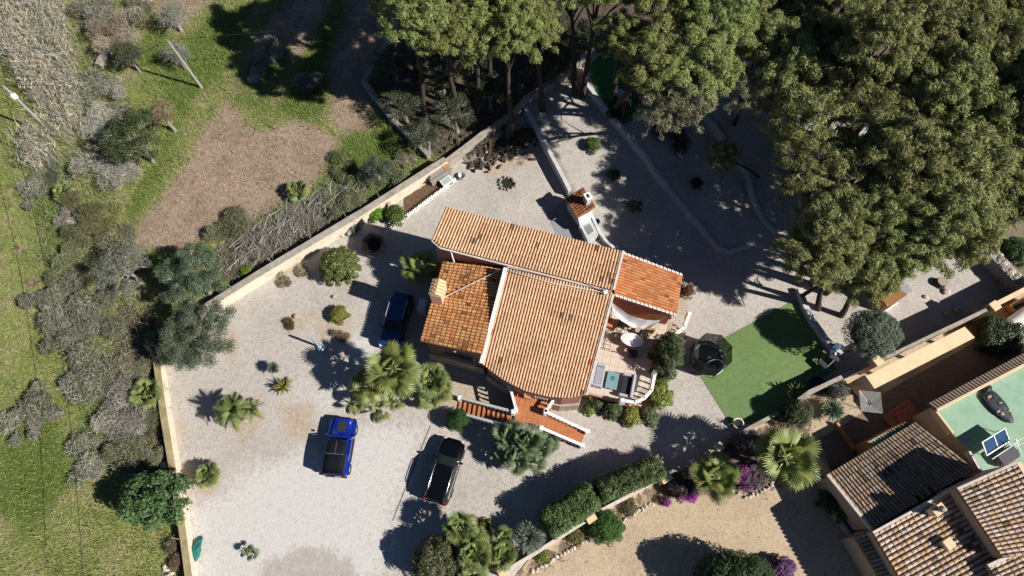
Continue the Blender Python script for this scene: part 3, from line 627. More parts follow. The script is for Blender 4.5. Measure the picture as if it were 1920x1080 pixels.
# ================================================================== VEHICLES
def paint(name, col, rough=.25):
    m, nt, b = newmat(name, rough, .5); b.inputs["Base Color"].default_value = (*col, 1); b.inputs["Coat Weight"].default_value = .35; b.inputs["Coat Roughness"].default_value = .06
    v = coords(nt); r = ramp_(nt, noise_(nt, v, 4, 6), [(.3, (rough * .7,) * 3), (.7, (rough * 1.5,) * 3)]); nt.links.new(r, b.inputs["Roughness"]); return m
GLASS = plain("car_glass", (.016, .021, .021), .06, .6, .2, 2); TYRE = plain("tyre_rubber", (.02, .02, .021), .9, .2, .2, 8); CHROME = plain("bright_trim", (.62, .62, .63), .22, .5, .05, 3, .9); REDL = plain("red_lamp_glass", (.35, .02, .02), .2, .5, .1, 5); CLEARL = plain("clear_lamp_glass", (.6, .62, .64), .15, .5, .1, 5)
ROOFGLASS = plain('black_roof_glass', (.003, .004, .006), .08, .4, .1, 2)
def wheel(parent, x, y, r, w):
    t = MB().lathe((0, 0, 0), [(r * .62, -w / 2), (r * .95, -w / 2), (r, -w * .3), (r, w * .3), (r * .95, w / 2), (r * .62, w / 2)], 20).build("wheel", TYRE, parent, (x, y, r)); t.rotation_euler = (RAD(90), 0, 0)
    MB().lathe((0, 0, 0), [(.001, -w * .42), (r * .25, -w * .45), (r * .62, -w * .38), (r * .62, w * .38), (r * .25, w * .45), (.001, w * .42)], 12).build("rim", GREYMETAL, t)
def loft(stations, nring):
    """stations: list of (x, [(y,z)...]) half sections mirrored"""
    vs = []; 
    for x, half in stations:
        full = [(y, z) for y, z in half] + [(-y, z) for y, z in reversed(half)]
        vs += [(x, y, z) for y, z in full]
    n = 2 * nring; fs = []
    for i in range(len(stations) - 1):
        for k in range(n - 1): fs.append((i * n + k, i * n + k + 1, i * n + n + k + 1, i * n + n + k))
    fs.append(tuple(range(n))); fs.append(tuple(range((len(stations) - 1) * n + n - 1, (len(stations) - 1) * n - 1, -1)))
    return vs, fs
def suv(label, px, py, heading, L, W, H, body, name, roofglass=False, rails=CHROME, square=0.0):
    """x forward; body lower loft + greenhouse"""
    p = GP(px, py); t = thing(name, label, "car", p, heading); bm = body
    h2 = L / 2; hood = H * .60; belt = H * .63; w = W / 2
    st = []
    for fx, fw, zb, zt in ((-1.0, .80, .42, .62), (-.985, .88, .32, .80 * belt / .95), (-.93, .95, .26, belt * .98), (-.7, 1.0, .22, belt), (-.3, 1.0, .2, belt), (.15, 1.0, .2, belt), (.45, .99, .22, hood * 1.04), (.72, .97, .24, hood), (.88, .93 + .04 * square, .27, hood * .93), (.955, .82 + .12 * square, .32, hood * .82), (1.0, .62 + .28 * square, .40, hood * .62)):
        y = w * fw; st.append((fx * h2, [(y * .8, zb), (y * .97, zb + .06), (y, zb + (zt - zb) * .45), (y * .97, zb + (zt - zb) * .82), (y * .88, zt), (y * .45, zt + .035)]))
    vs, fs = loft(st, 6); MB().add(vs, fs, True).build("body", bm, t)
    st = []; ztop = H
    for fx, fw, zt in ((-.95, .74, belt + .02), (-.83, .76, H * .93), (-.66, .765, H * .985), (-.3, .77, H), (.02, .76, H * .985), (.14, .755, H * .955), (.40, .80, belt + .02)):
        y = w * fw * (.93 if zt > belt + .1 else 1.12); yb = w * .93; zb = belt - .05
        st.append((fx * h2, [(yb, zb), (yb * .99, zb + .02), ((yb + y) / 2 + .02, (zb + zt) / 2), (y * 1.02, zt - .07), (y * .93, zt - .015), (y * .5, zt + .012)]))
    vs, fs = loft(st, 6); MB().add(vs, fs, True).build("glasshouse", GLASS, t)
    st = []
    for fx, fw, zt in ((-.90, .72, H * .90), (-.83, .76, H * .93), (-.66, .765, H * .985), (-.3, .77, H), (.02, .76, H * .985), (.115, .755, H * .962)):
        y = w * fw * .93; st.append((fx * h2, [(y * 1.035, zt - .09), (y * 1.04, zt - .06), (y * 1.0, zt - .02), (y * .95, zt + .006), (y * .5, zt + .032)]))
    vs, fs = loft(st, 5); roof = MB().add(vs, fs, True).build("roof_panel", bm, t)
    if roofglass:
        for a, b in ((-.32, -.02), (-.60, -.35)): MB().box(((a + b) / 2 * h2, 0, H + .034), ((b - a) * h2 - .04, w * 1.16, .014), 0, .005).build("roof_window", ROOFGLASS, roof)
        MB().box((-.9 * h2, 0, H * .93), (.28, w * 1.15, .03), 0, .012, RAD(-8)).build("spoiler", bm, roof)
    for s in (-1, 1):
        MB().tube([(-.70 * h2, s * w * .70, H * .99), (-.6 * h2, s * w * .71, H + .05), (-.05 * h2, s * w * .71, H + .05), (.06 * h2, s * w * .70, H * .99)], .028, 6).build("roof_rail", rails, t)
        m_ = MB().box((.30 * h2, s * (w + .09), belt + .08), (.16, .22, .14), 0, .04).build("mirror", bm, t)
        MB().box((.96 * h2 - .1, s * w * .62, hood * .80), (.3, .34, .12), s * -.45, .04, .25).build("headlight", CLEARL, t)
        MB().box((-.955 * h2, s * w * .74, belt * .93), (.12, .36, .17), s * .25, .04).build("tail_light", REDL, t)
        for fx in (.63, -.60): wheel(t, fx * h2, s * (w - .11), .34, .23)
        MB().tube([(-.80 * h2, s * w * .90, belt + .04), (-.2 * h2, s * w * .925, belt + .02), (.38 * h2, s * w * .93, belt + .02)], .018, 5).build("window_trim", rails, t)
        MB().box((-.02 * h2, s * w * 1.0, belt * .82), (.2, .03, .035), 0, .01).build("door_handle", rails, t)
    MB().box((.425 * h2, 0, hood * 1.045 + .02), (.02, w * 1.7, .02)).build("hood_seam", DARKMETAL, t)
    for s in (-1, 1): MB().tube([(.40 * h2, s * .1 * w, belt + .06), (.36 * h2, s * .55 * w, belt + .10)], .012, 4).build("wiper", DARKMETAL, t)
    MB().box((-1.0 * h2 + .01, 0, .62), (.03, .5, .12), 0, .008).build("number_plate", WHITE, t)
    MB().box((-.97 * h2, 0, .36), (.16, W * .78, .12), 0, .04).build("bumper_trim", DARKMETAL, t)
    return t
def head(px0, py0, px1, py1):
    a, b = GP(px0, py0), GP(px1, py1); return math.atan2(b.y - a.y, b.x - a.x)
suv("black crossover with silver roof rails parked right of the blue off-roader", 836, 884, head(822, 930, 854, 825), 4.55, 1.86, 1.62, paint("black_car_paint", (.003, .003, .004), .14), "black_crossover", True)
suv("dark blue estate car in the house shadow, half under the fan palm", 745, 607, head(754, 565, 733, 640), 4.5, 1.84, 1.60, paint("navy_car_paint", (.01, .04, .16)), "blue_estate_car", False, GREYMETAL, .5)
# blue off-roader with black soft top
BLUE = paint("bright_blue_paint", (.006, .022, .24), .22); SOFT = plain("black_soft_top", (.006, .008, .012), .7, .12, .3, 12, bump=.3); PLASTIC = plain("black_plastic", (.025, .025, .027), .6, .4, .2, 6)
jp = GP(642, 842); J = thing("blue_off_roader", "bright blue open-sided off-roader with black soft top beside the fan palms", "car", jp, head(634, 888, 652, 782))
JL, JW = 4.25, 1.62
MB().box((-.55, 0, .82), (2.75, JW, .62), 0, .05).build("body", BLUE, J)
mb = MB(); vs, fs = loft([(.80, [(.66, .55), (.70, .8), (.70, 1.12), (.60, 1.19), (.3, 1.22)]), (1.5, [(.60, .55), (.64, .8), (.64, 1.10), (.55, 1.17), (.3, 1.19)]), (2.0, [(.54, .55), (.58, .8), (.58, 1.06), (.5, 1.12), (.28, 1.14)])], 5); hood_ = mb.add(vs, fs, True).build("hood", BLUE, J)
MB().box((1.42, 0, 1.205), (.78, .62, .012), 0, .004, RAD(2.2)).build("hood_decal", PLASTIC, hood_)
for s in (-1, 1):
    MB().box((1.36, s * .80, .92), (1.15, .34, .09), 0, .035, RAD(3)).build("front_fender", BLUE, J); MB().box((-1.40, s * .86, .90), (.95, .20, .10), 0, .04).build("rear_fender", BLUE, J)
    wheel(J, 1.36, s * .76, .40, .27); wheel(J, -1.42, s * .76, .40, .27)
    MB().box((.78, s * .98, 1.22), (.14, .2, .2), 0, .05).build("mirror", PLASTIC, J); MB().lathe((0, 0, 0), [(.001, .02), (.1, .0), (.1, -.08)], 12).build("headlight", CLEARL, J, (2.02, s * .42, .95)).rotation_euler = (0, RAD(90), 0)
    MB().box((-1.96, s * .70, .85), (.06, .16, .24), 0, .02).build("tail_light", REDL, J)
    MB().box((.0, s * .83, 1.16), (1.0, .05, .08), 0, .015).build("door_top", BLUE, J)
    MB().box((-.1, s * .82, .44), (1.7, .16, .08), 0, .03).build("side_step", PLASTIC, J)
    MB().tube([(.62, s * .70, 1.15), (.34, s * .64, 1.74)], .045, 6).build("windscreen_post", BLUE, J); MB().tube([(-.62, s * .70, 1.1), (-.66, s * .64, 1.72)], .04, 6).build("roll_bar", PLASTIC, J)
    MB().box((-1.30, s * .70, 1.42), (1.15, .03, .5), 0, .01, 0, s * -.12).build("side_curtain", PLASTIC, J)
MB().box((.49, 0, 1.45), (.035, 1.3, .62), 0, .008, RAD(-26)).build("windscreen", GLASS, J)
vs, fs = loft([(-1.94, [(.70, 1.2), (.70, 1.55), (.64, 1.70), (.3, 1.74)]), (-1.5, [(.70, 1.66), (.69, 1.72), (.64, 1.785), (.3, 1.80)]), (-.6, [(.70, 1.70), (.69, 1.75), (.64, 1.80), (.3, 1.83)]), (.30, [(.68, 1.69), (.67, 1.73), (.62, 1.78), (.3, 1.80)])], 4); top_ = MB().add(vs, fs, True).build("soft_top", SOFT, J)
for x in (-.62, ): MB().box((x, 0, 1.835), (.02, 1.25, .012)).build("seam", GREYMETAL, top_)
MB().box((-.15, 0, 1.826), (.9, .012, .01)).build("seam", GREYMETAL, top_)
for sx in (-.25, .35): MB().box((.05, sx * 1.2, .98), (.5, .45, .2), 0, .06).build("seat", PLASTIC, J)
MB().box((-1.98, 0, .48), (.16, 1.58, .16), 0, .04).build("rear_bumper", PLASTIC, J); MB().box((2.06, 0, .52), (.16, 1.6, .17), 0, .04).build("front_bumper", PLASTIC, J)
MB().box((-1.935, 0, 1.13), (.05, 1.35, .10), 0, .02).build("tailgate_top", BLUE, J); MB().box((-2.03, -.2, .70), (.03, .46, .13), 0, .01).build("number_plate", WHITE, J); MB().box((2.03, 0, .9), (.05, 1.0, .4), 0, .03).build("grille", PLASTIC, J)

# ================================================================== PATIO FURNITURE
CUSH = plain("grey_cushion", (.30, .31, .34), .95, .15, .12, 6, bump=.2); RATTAN = plain("pale_grey_rattan", (.42, .42, .45), .85, .2, .15, 25, bump=.3); TEAL = plain("dusty_teal_table_top", (.17, .30, .32), .5, .4, .1, 4); TIMBER = plain("warm_timber", (.46, .24, .10), .7, .3, .25, 7, bump=.2)
def sofa(label, px, py, w, d):
    p = G(px, py, PZ + .4); t = thing("outdoor_sofa", label, "sofa", (p.x, p.y, PZ), ang)
    MB().box((0, 0, .17), (w, d, .34), 0, .03).build("base", RATTAN, t)
    sx = -1
    MB().box((-w / 2 + .12, 0, .55), (.22, d, .42), 0, .05).build("backrest", RATTAN, t)
    for s in (-1, 1): MB().box((.1, s * (d / 2 - .1), .47), (w - .25, .2, .26), 0, .05).build("armrest", RATTAN, t)
    MB().box((.11, 0, .40), (w - .3, d - .44, .13), 0, .05).build("seat_cushion", CUSH, t)
    return t
sofa("pale grey outdoor sofa against the big roof edge on the patio", 1121, 703, .95, 1.75)
s2 = sofa("dark cushioned outdoor sofa beside the curved balustrade", 1176, 723, 1.0, 1.75); s2.rotation_euler[2] = ang + math.pi
for c in s2.children:
    if c.name.startswith("seat_cushion"): c.data.materials[0] = plain("navy_cushion", (.03, .032, .045), .95, .15, .2, 6)
tp = G(1148, 713, PZ + .4); ct = thing("coffee_table", "low teal coffee table between the two patio sofas", "table", (tp.x, tp.y, PZ), ang)
MB().box((0, 0, .40), (.85, 1.3, .04), 0, .01).build("table_top", TEAL, ct)
for a, b in itertools.product((-1, 1), (-1, 1)): MB().box((a * .37, b * .58, .19), (.06, .06, .38)).build("leg", GREYMETAL, ct)
pp = G(1149, 709, PZ + .45); MB().tube([(math.cos(a) * .1 + .05 * math.sin(3 * a), math.sin(a) * .14, .02 + .02 * math.sin(5 * a)) for a in np.linspace(0, 7, 16)], .02, 5).build("table_ornament", DARKMETAL, None, (pp.x, pp.y, PZ + .42), "ornament", "small dark ornament lying on the teal coffee table")
# oval dining table
tp = G(1185, 637, PZ + .74); dt = thing("oval_table", "white oval dining table on the patio, dappled with shade", "table", (tp.x, tp.y, PZ), ang)
o = MB().lathe((0, 0, 0), [(.001, .76), (.5, .76), (.52, .745), (.5, .73), (.001, .73)], 28).build("table_top", plain("white_mosaic_top", (.78, .77, .78), .5, .4, .05, 8), dt); o.scale = (1.65, 1.0, 1)
for s in (-1, 1): MB().tube([(s * .45, 0, .73), (s * .4, 0, .4), (s * .5, .0, .0)], .04, 6).build("leg", DARKMETAL, dt); MB().tube([(s * .5, -.3, .02), (s * .45, 0, .1), (s * .5, .3, .02)], .03, 6).build("foot", DARKMETAL, dt)
def iron_chair(label, px, py, rz):
    p = G(px, py, PZ + .45); t = thing("iron_chair", label, "chair", (p.x, p.y, PZ), rz, "wrought iron chairs round the oval table")
    MB().tube([(.22 * math.cos(a), .22 * math.sin(a), .45) for a in np.linspace(0, 2 * math.pi, 17)], .022, 5, False).build("seat_ring", DARKMETAL, t)
    MB().lathe((0, 0, .44), [(.001, .012), (.2, .0)], 14).build("seat", plain("iron_seat_pad", (.42, .34, .24), .9, .2, .2, 8) if "iron_seat_pad" not in bpy.data.materials else bpy.data.materials["iron_seat_pad"], t)
    MB().tube([(-.22 - .10 * math.sin(a), .24 * math.cos(a), .45 + .5 * math.sin(a)) for a in np.linspace(0, math.pi, 14)], .02, 5).build("backrest_hoop", DARKMETAL, t)
    for y in (-.1, 0, .1): MB().tube([(-.22, y, .46), (-.30, y, .9)], .012, 4).build("back_bar", DARKMETAL, t)
    for a in (.8, 2.35, 3.9, 5.5): MB().tube([(.2 * math.cos(a), .2 * math.sin(a), .44), (.25 * math.cos(a), .25 * math.sin(a), 0)], .018, 5).build("leg", DARKMETAL, t)
for lab, a, b, rz in (("iron chair at the upper left of the oval table", 1161, 616, -1.2), ("iron chair second from left behind the oval table", 1180, 613, -1.5), ("iron chair third from left behind the oval table", 1196, 619, -1.7), ("iron chair at the right end of the oval table", 1210, 628, 3.0), ("iron chair at the left end of the oval table", 1158, 631, 0.0), ("iron chair in front of the oval table in the shade", 1176, 657, 1.5)): iron_chair(lab, a, b, rz + ang)
# folded frame chairs by the roof edge
for i, (a, b, lab) in enumerate(((1134, 645, "flat metal plant stand with two panels beside the roof edge"), (1142, 627, "small metal frame stool beside the roof edge"))):
    p = G(a, b, PZ + .4); t = thing("plant_stand", lab, "stand", (p.x, p.y, PZ), ang); s = .42 if i == 0 else .28
    for x, y in itertools.product((-1, 1), (-1, 1)): MB().box((x * s, y * s * .8, .2), (.03, .03, .4)).build("leg", DARKMETAL, t)
    for y in (-1, 0, 1): MB().box((0, y * s * .8, .4), (2 * s, .03, .03)).build("crossbar", DARKMETAL, t)
    for x in (-1, 1): MB().box((x * s, 0, .4), (.03, 1.6 * s, .03)).build("side_bar", DARKMETAL, t)
# sideboard, boxes by the brick wall
for a, b, dim, mat, lab, nm, cat in ((1213, 611, (1.3, .5, .8), TIMBER, "wooden sideboard under the white shade sail", "sideboard", "cabinet"), (1138, 588, (.5, .7, .9), BRICKRED, "red brick grill stand in the patio corner", "brick_grill", "grill"), (1143, 607, (.45, .4, .5), plain("terracotta_pot_box", (.5, .2, .08), .8, .3, .2, 4), "terracotta planter box in the patio corner", "planter_box", "planter"), (1166, 601, (.35, .35, .7), DARKMETAL, "small dark speaker column by the brick wall", "dark_column", "column"), (1186, 662, (.6, .5, .5), DARKMETAL, "black storage cube in the shade of the patio bush", "storage_cube", "box"), (1225, 646, (.7, .5, .45), TANWALL, "pale planter trough beside the big patio bush", "planter_trough", "planter")):
    p = G(a, b, PZ + dim[2]); t = thing(nm, lab, cat, (p.x, p.y, PZ), ang); MB().box((0, 0, dim[2] / 2), dim, 0, .03).build("body", mat, t); MB().box((0, 0, dim[2] + .02), (dim[0] + .05, dim[1] + .05, .04), 0, .01).build("lid", mat, t)
# shade sail
SAIL = leafmat("sail_cloth", .25, .8, .0); c4 = [G(1147, 566, 3.9), G(1238, 600, 3.7), G(1228, 614, 3.2), G(1148, 586, 3.3)]
vs = []; cs = []; N1, N2 = 22, 8
for i in range(N1 + 1):
    for j in range(N2 + 1):
        u, v = i / N1, j / N2; top = c4[0].lerp(c4[1], u); bot = c4[3].lerp(c4[2], u); edge = math.sin(u * math.pi)
        p = top.lerp(bot, .5 + (v - .5) * (1 - .12 * edge)); p.y -= .55 * edge * (.7 + .3 * v); p.z -= .55 * edge * math.sin(v * math.pi) + .25 * edge + .05 * math.sin(u * 23 + v * 3)
        vs.append(p); 
Ii = np.arange((N1 + 1) * (N2 + 1)).reshape(N1 + 1, N2 + 1)
sail = thing("shade_sail", "white fabric shade sail stretched below the low east roof", "awning", c4[0])
o = link("canvas", np_mesh("canvas", np.array([tuple(p - c4[0]) for p in vs]), np.stack([Ii[:-1, :-1].ravel(), Ii[1:, :-1].ravel(), Ii[1:, 1:].ravel(), Ii[:-1, 1:].ravel()], 1), SAIL, np.full((len(vs), 3), .82), True), sail)
for k, q in enumerate(c4): MB().tube([q - c4[0], q - c4[0] + Vector((-.4 if k in (0, 3) else .35, .15, .15))], .015, 5).build("rope", GREYMETAL, sail)
# patio steps to the east
t = thing("patio_steps", "pale steps leading off the patio beside the trampoline", "steps", (0, 0, 0))
for k in range(4):
    f = k / 4; c = [G(1252 + 9 * k, 600 + 7 * k - 4, PZ * (1 - f)), G(1262 + 9 * k, 604 + 7 * k - 4, PZ * (1 - f)), G(1252 + 8 * k, 636 + 2 * k, PZ * (1 - f)), G(1243 + 8 * k, 632 + 2 * k, PZ * (1 - f))]
    MB().prism([(q.x, q.y) for q in c], 0, PZ * (1 - (k + .5) / 4.5)).build("step", PLINTH, t)
# wash rack at the entrance
p = G(1016, 741, SZ + .8); t = thing("drying_rack", "blue and white drying rack on the entrance landing", "drying rack", (p.x, p.y, SZ), ang)
for y in np.linspace(-.25, .25, 7): MB().tube([(-.45, y, .85), (.45, y, .85)], .012, 4).build("rod", WHITE, t)
for s in (-1, 1): MB().tube([(s * .45, -.28, .86), (s * .45, .28, .86)], .018, 5).build("side_bar", WHITE, t); MB().tube([(s * .42, -.25, 0), (s * .3, .1, .85)], .016, 5).build("leg", WHITE, t)
MB().box((.0, .05, .87), (.5, .3, .03), 0, .01).build("towel", plain("blue_towel", (.08, .16, .42), .95, .1, .3, 9), t)
p = G(990, 742, SZ + .4)
t = thing("folding_chair", "brown folding chair on the terracotta landing", "chair", (p.x, p.y, SZ), ang)
MB().box((0, 0, .43), (.42, .42, .03), 0, .01).build("seat", TIMBER, t); MB().box((-.2, 0, .72), (.03, .42, .4), 0, .01, -.2).build("backrest", TIMBER, t)
for x, y in itertools.product((-1, 1), (-1, 1)): MB().box((x * .18, y * .18, .21), (.03, .03, .42)).build("leg", DARKMETAL, t)

# ================================================================== BARBECUE
bq = GP(1084, 392); B = thing("barbecue", "white outdoor barbecue with tiled roof, chimney and sink counter", "barbecue")
bw = [GP(1068, 372), GP(1110, 398), GP(1098, 412), GP(1052, 386)]
ba = math.atan2((GP(1106, 414) - GP(1076, 360)).y, (GP(1106, 414) - GP(1076, 360)).x)
WHT2 = plain("grey_white_render", (.55, .55, .55), .9, .2, .1, 3, dirt=(.42, .42, .42)); bx, by = G(1086, 396, .6).x, G(1086, 396, .6).y
def BL(x, y, z): return Vector((bx + math.cos(ba) * x - math.sin(ba) * y, by + math.sin(ba) * x + math.cos(ba) * y, z))
MB().box(BL(-.05, 0, .5), (1.75, 1.25, 1.1), ba, .02).build("hearth", WHT2, B); MB().box(BL(-.05, .45, 1.35), (1.75, .3, 1.0), ba, .02).build("back_wall", WHT2, B)
for s in (-1, 1): MB().box(BL(-.05 + s * .78, 0, 1.35), (.16, 1.2, 1.0), ba, .02).build("side_wall", WHT2, B)
bq4 = [BL(-1.0, .75, 2.35), BL(1.0, .75, 2.35), BL(-1.0, -.85, 1.85), BL(1.0, -.85, 1.85)]
tile_patch("roof", bq4, B, T_OLD, [(.30, .11, .05), (.36, .14, .06), (.26, .09, .045)], .23, .36, .03, None, None, .05)
chm = MB().box(BL(.28, .35, 2.6), (.55, .42, 1.1), ba, .02).build("chimney", WHT2, B); MB().box(BL(.28, .35, 3.2), (.68, .55, .08), ba, .02).build("cap", WHITE, chm); MB().box(BL(.28, .35, 3.25), (.3, .2, .03), ba).build("flue", DARKMETAL, chm)
cpt = [G(a, b, .95) for a, b in ((1086, 418), (1106, 407), (1122, 438), (1102, 451))]
ctr_ = MB().prism([(q.x, q.y) for q in cpt], 0, .9).build("counter", WHT2, B); ci = sum((Vector((q.x, q.y)) for q in cpt), Vector((0, 0))) / 4
MB().prism([(ci.x + (q.x - ci.x) * .55, ci.y + (q.y - ci.y) * .5) for q in cpt], .9, .93).build("sink", GREYMETAL, ctr_)
hd = [G(a, b, 1.3) for a, b in ((1083, 413), (1111, 398), (1107, 414), (1088, 424))]; MB().prism([(q.x, q.y) for q in hd], .9, [1.7, 1.7, 1.2, 1.2]).build("hood_slope", WHT2, B)
wall_run("curved_wall", [G(a, b, .6).xy for a, b in ((1106, 400), (1115, 418), (1124, 436), (1136, 450), (1152, 463))], .22, lambda t: .95 - .5 * t, WHT2, "low curved white wall sweeping from the barbecue counter", terr=False)
p = GP(1118, 420); MB().lathe((0, 0, 0), [(.001, 0), (.2, 0), (.26, .5), (.24, .5), (.22, .1)], 14).build("blue_bucket", plain("blue_plastic", (.01, .05, .3), .4, .5, .1, 3), None, p, "bucket", "blue bucket behind the barbecue counter")
sheet("concrete_slab", [(1026, 400), (1060, 372), (1100, 440), (1080, 452), (1042, 440)], plain("grey_concrete", (.27, .27, .28), .95, .2, .15, 2), .012)

# ================================================================== TRAMPOLINE
p = G(1326, 672, .5); TR = thing("trampoline", "octagonal black trampoline with safety net on the artificial lawn", "trampoline", (p.x, p.y, .022)); r0 = 1.38
m, nt, b = newmat("safety_net", .8, .2); b.inputs["Base Color"].default_value = (.015, .016, .018, 1); tr = nd(nt, "ShaderNodeBsdfTransparent"); mx = nd(nt, "ShaderNodeMixShader"); v = coords(nt)
ck = nd(nt, "ShaderNodeTexVoronoi"); ck.inputs["Scale"].default_value = 26; nt.links.new(v, ck.inputs["Vector"]); f = ramp_(nt, ck.outputs["Distance"], [(.36, (.30, .30, .30)), (.42, (1, 1, 1))]); nt.links.new(f, mx.inputs[0]); nt.links.new(tr.outputs[0], mx.inputs[1]); nt.links.new(b.outputs[0], mx.inputs[2]); nt.links.new(mx.outputs[0], nt.nodes["Material Output"].inputs[0]); NET = m
MB().lathe((0, 0, .55), [(.001, 0), (r0 * .78, .0)], 32).build("jumping_mat", BLACKCLOTH, TR)
MB().lathe((0, 0, .57), [(r0 * .76, .0), (r0 * .8, .03), (r0, .03), (r0, -.03)], 32).build("spring_pad", plain("dark_grey_pad", (.05, .055, .065), .6, .4, .15, 5), TR)
MB().tube([(r0 * math.cos(a), r0 * math.sin(a), .53) for a in np.linspace(0, 2 * math.pi, 33)], .03, 6, False).build("frame_ring", GREYMETAL, TR)
oc = [(r0 * 1.05 * math.cos(a), r0 * 1.05 * math.sin(a)) for a in np.linspace(.25, .25 + 2 * math.pi, 9)[:-1]]
for k, (x, y) in enumerate(oc):
    MB().tube([(x, y, 0), (x, y, 2.25)], .028, 6).build("net_pole", PLASTIC, TR); x2, y2 = oc[(k + 1) % 8]
    MB().add([(x, y, .58), (x2, y2, .58), (x2, y2, 2.2), (x, y, 2.2)], [(0, 1, 2, 3)]).build("net_panel", NET, TR); MB().tube([(x, y, 2.22), (x2, y2, 2.22)], .02, 5).build("top_bar", PLASTIC, TR)
def on_mat(name, label, cat, px, py, fn):
    q = G(px, py, .6); t = thing(name, label, cat, (q.x, q.y, .585)); fn(t)
CYAN = plain("cyan_plastic", (.05, .42, .6), .5, .4, .1, 3)
on_mat("toy_shoe", "bright cyan toy lying on the trampoline mat", "toy", 1329, 670, lambda t: MB().blob((0, 0, .06), (.17, .07, .05), 3).build("body", CYAN, t))
on_mat("toy_bundle", "pale toy bundle on the trampoline next to the net", "toy", 1350, 658, lambda t: MB().blob((0, 0, .07), (.14, .1, .06), 5).build("body", WHT2, t))
on_mat("toy_bundle", "grey round toy on the trampoline near the right net", "toy", 1353, 668, lambda t: MB().blob((0, 0, .07), (.12, .1, .06), 8).build("body", GREYMETAL, t))
MB().tube([Vector((r0 * .5 * math.cos(a) + .35, r0 * .28 * math.sin(a) - .75, .9 + .5 * math.sin(a))) for a in np.linspace(-.3, 3.6, 14)], .022, 5).build("entrance_hoop", plain("pale_teal_trim", (.4, .55, .55), .6, .3, .1, 3), TR)

# ================================================================== LAWN CORNER: basketball hoop laid over, tubs, pots
hp = GP(1552, 672); hb = thing("basketball_hoop", "portable basketball hoop with dark backboard tipped over by the curved wall", "basketball hoop", (hp.x, hp.y, .55), RAD(40))
MB().box((0, -.1, .5), (1.1, .75, .05), .3, .01, .5).build("backboard", plain("dark_backboard", (.06, .065, .08), .4, .4, .2, 3), hb); MB().tube([(.75 + .22 * math.cos(a), .05 + .22 * math.sin(a), .7) for a in np.linspace(0, 2 * math.pi, 17)], .02, 5, False).build("rim", plain("rim_pink", (.5, .25, .22), .6, .3, .1, 4), hb)
for s in (-1, 1): MB().tube([(.5, s * .3, .55), (-.9, s * .35, .1)], .03, 6).build("pole", GREYMETAL, hb)
MB().box((-.95, 0, 0.0), (.5, .9, .22), 0, .08).build("base", PLASTIC, hb); MB().box((.1, -.05, .58), (.3, .12, .02), .3, 0, .5).build("white_mark", WHITE, hb)
BALLB = plain("blue_ball", (.02, .18, .38), .4, .4, .2, 3)
p = GP(1544, 694); t = thing("exercise_ball", "shiny blue exercise ball beside the tipped basketball hoop", "ball", (p.x, p.y, .02)); MB().lathe((0, 0, .3), [(.3 * math.sin(a), -.3 * math.cos(a)) for a in np.linspace(.001, math.pi - .001, 13)], 18).build("ball_skin", BALLB, t)
p = GP(1560, 657); t = thing("blue_crate", "small blue crate on the curved terrace wall", "crate", (p.x, p.y, .56), .6); MB().box((0, 0, .15), (.6, .4, .28), 0, .04).build("box", plain("steel_blue_plastic", (.05, .14, .24), .5, .4, .1, 3), t); MB().box((0, 0, .31), (.64, .44, .04), 0, .01).build("lid", bpy.data.materials["steel_blue_plastic"], t)
p = GP(1527, 724); t = thing("blue_play_tub", "blue tub leaning against the garden wall at the lawn corner", "tub", (p.x, p.y, .02), .5); MB().lathe((0, 0, 0), [(.001, .02), (.5, .02), (.62, .6), (.58, .6), (.47, .07), (.001, .07)], 18).build("tub_body", plain("deep_blue_plastic", (.012, .04, .14), .45, .4, .2, 3), t)
def pot(label, px, py, r, h, mat, nm="plant_pot"):
    p = GP(px, py); t = thing(nm, label, "pot", (p.x, p.y, p.z + .02)); MB().lathe((0, 0, 0), [(.001, 0), (r * .7, 0), (r, h * .9), (r * 1.06, h), (r * .9, h), (r * .85, h * .8)], 18).build("pot_body", mat, t); MB().lathe((0, 0, h * .8), [(.001, .02), (r * .85, 0)], 14).build("potting_soil", TWIG, t); return t
pot("round white plant pot at the lawn's lower corner", 1381, 796, .38, .45, WHITE); pot("white plant pot against the garden wall by the blue tub", 1484, 742, .34, .42, WHITE)
# ================================================================== SMALL YARD THINGS
p = GP(598, 650); t = thing("outdoor_shower", "pale blue outdoor shower pole on a round foot", "shower", p)
PALEB = plain("pale_blue_paint", (.30, .42, .46), .5, .4, .1, 4)
MB().lathe((0, 0, 0), [(.001, .12), (.22, .12), (.25, .0)], 18).build("foot", PALEB, t); MB().tube([(0, 0, .1), (-.02, .05, 2.1)], .09, 10).build("pole", PALEB, t)
p = GP(604, 655); t = thing("round_foot_basin", "pale blue round basin beside the outdoor shower", "basin", p); MB().lathe((0, 0, 0), [(.001, .05), (.24, .05), (.3, .18), (.26, .18), (.22, .1)], 18).build("basin_shell", PALEB, t); MB().lathe((.02, -.05, .07), [(.001, .05), (.1, .04), (.12, .0)], 12).build("drain_cap", WHITE, t)
STONE = plain("tan_limestone", (.44, .36, .24), .95, .2, .25, 5, bump=.6); PSTONE = plain("pale_rubble_stone", (.60, .51, .43), .95, .2, .2, 5, bump=.5)
for lab, a, b, s in (("squared tan stone block beside the dry shrub", 556, 594, .34), ("lone squared tan stone on the open gravel", 627, 557, .28), ("pale stone lying in the house shadow behind the dark blue car", 705, 553, .30)):
    p = GP(a, b); MB().box((0, 0, s * .4), (s, s * .9, s * .8), .5, .05).build("stone_block", STONE, None, p, "stone", lab)
p = GP(368, 1034); t = thing("green_tarp_bundle", "green tarpaulin bundle against the left boundary wall", "tarp", p, 1.3)
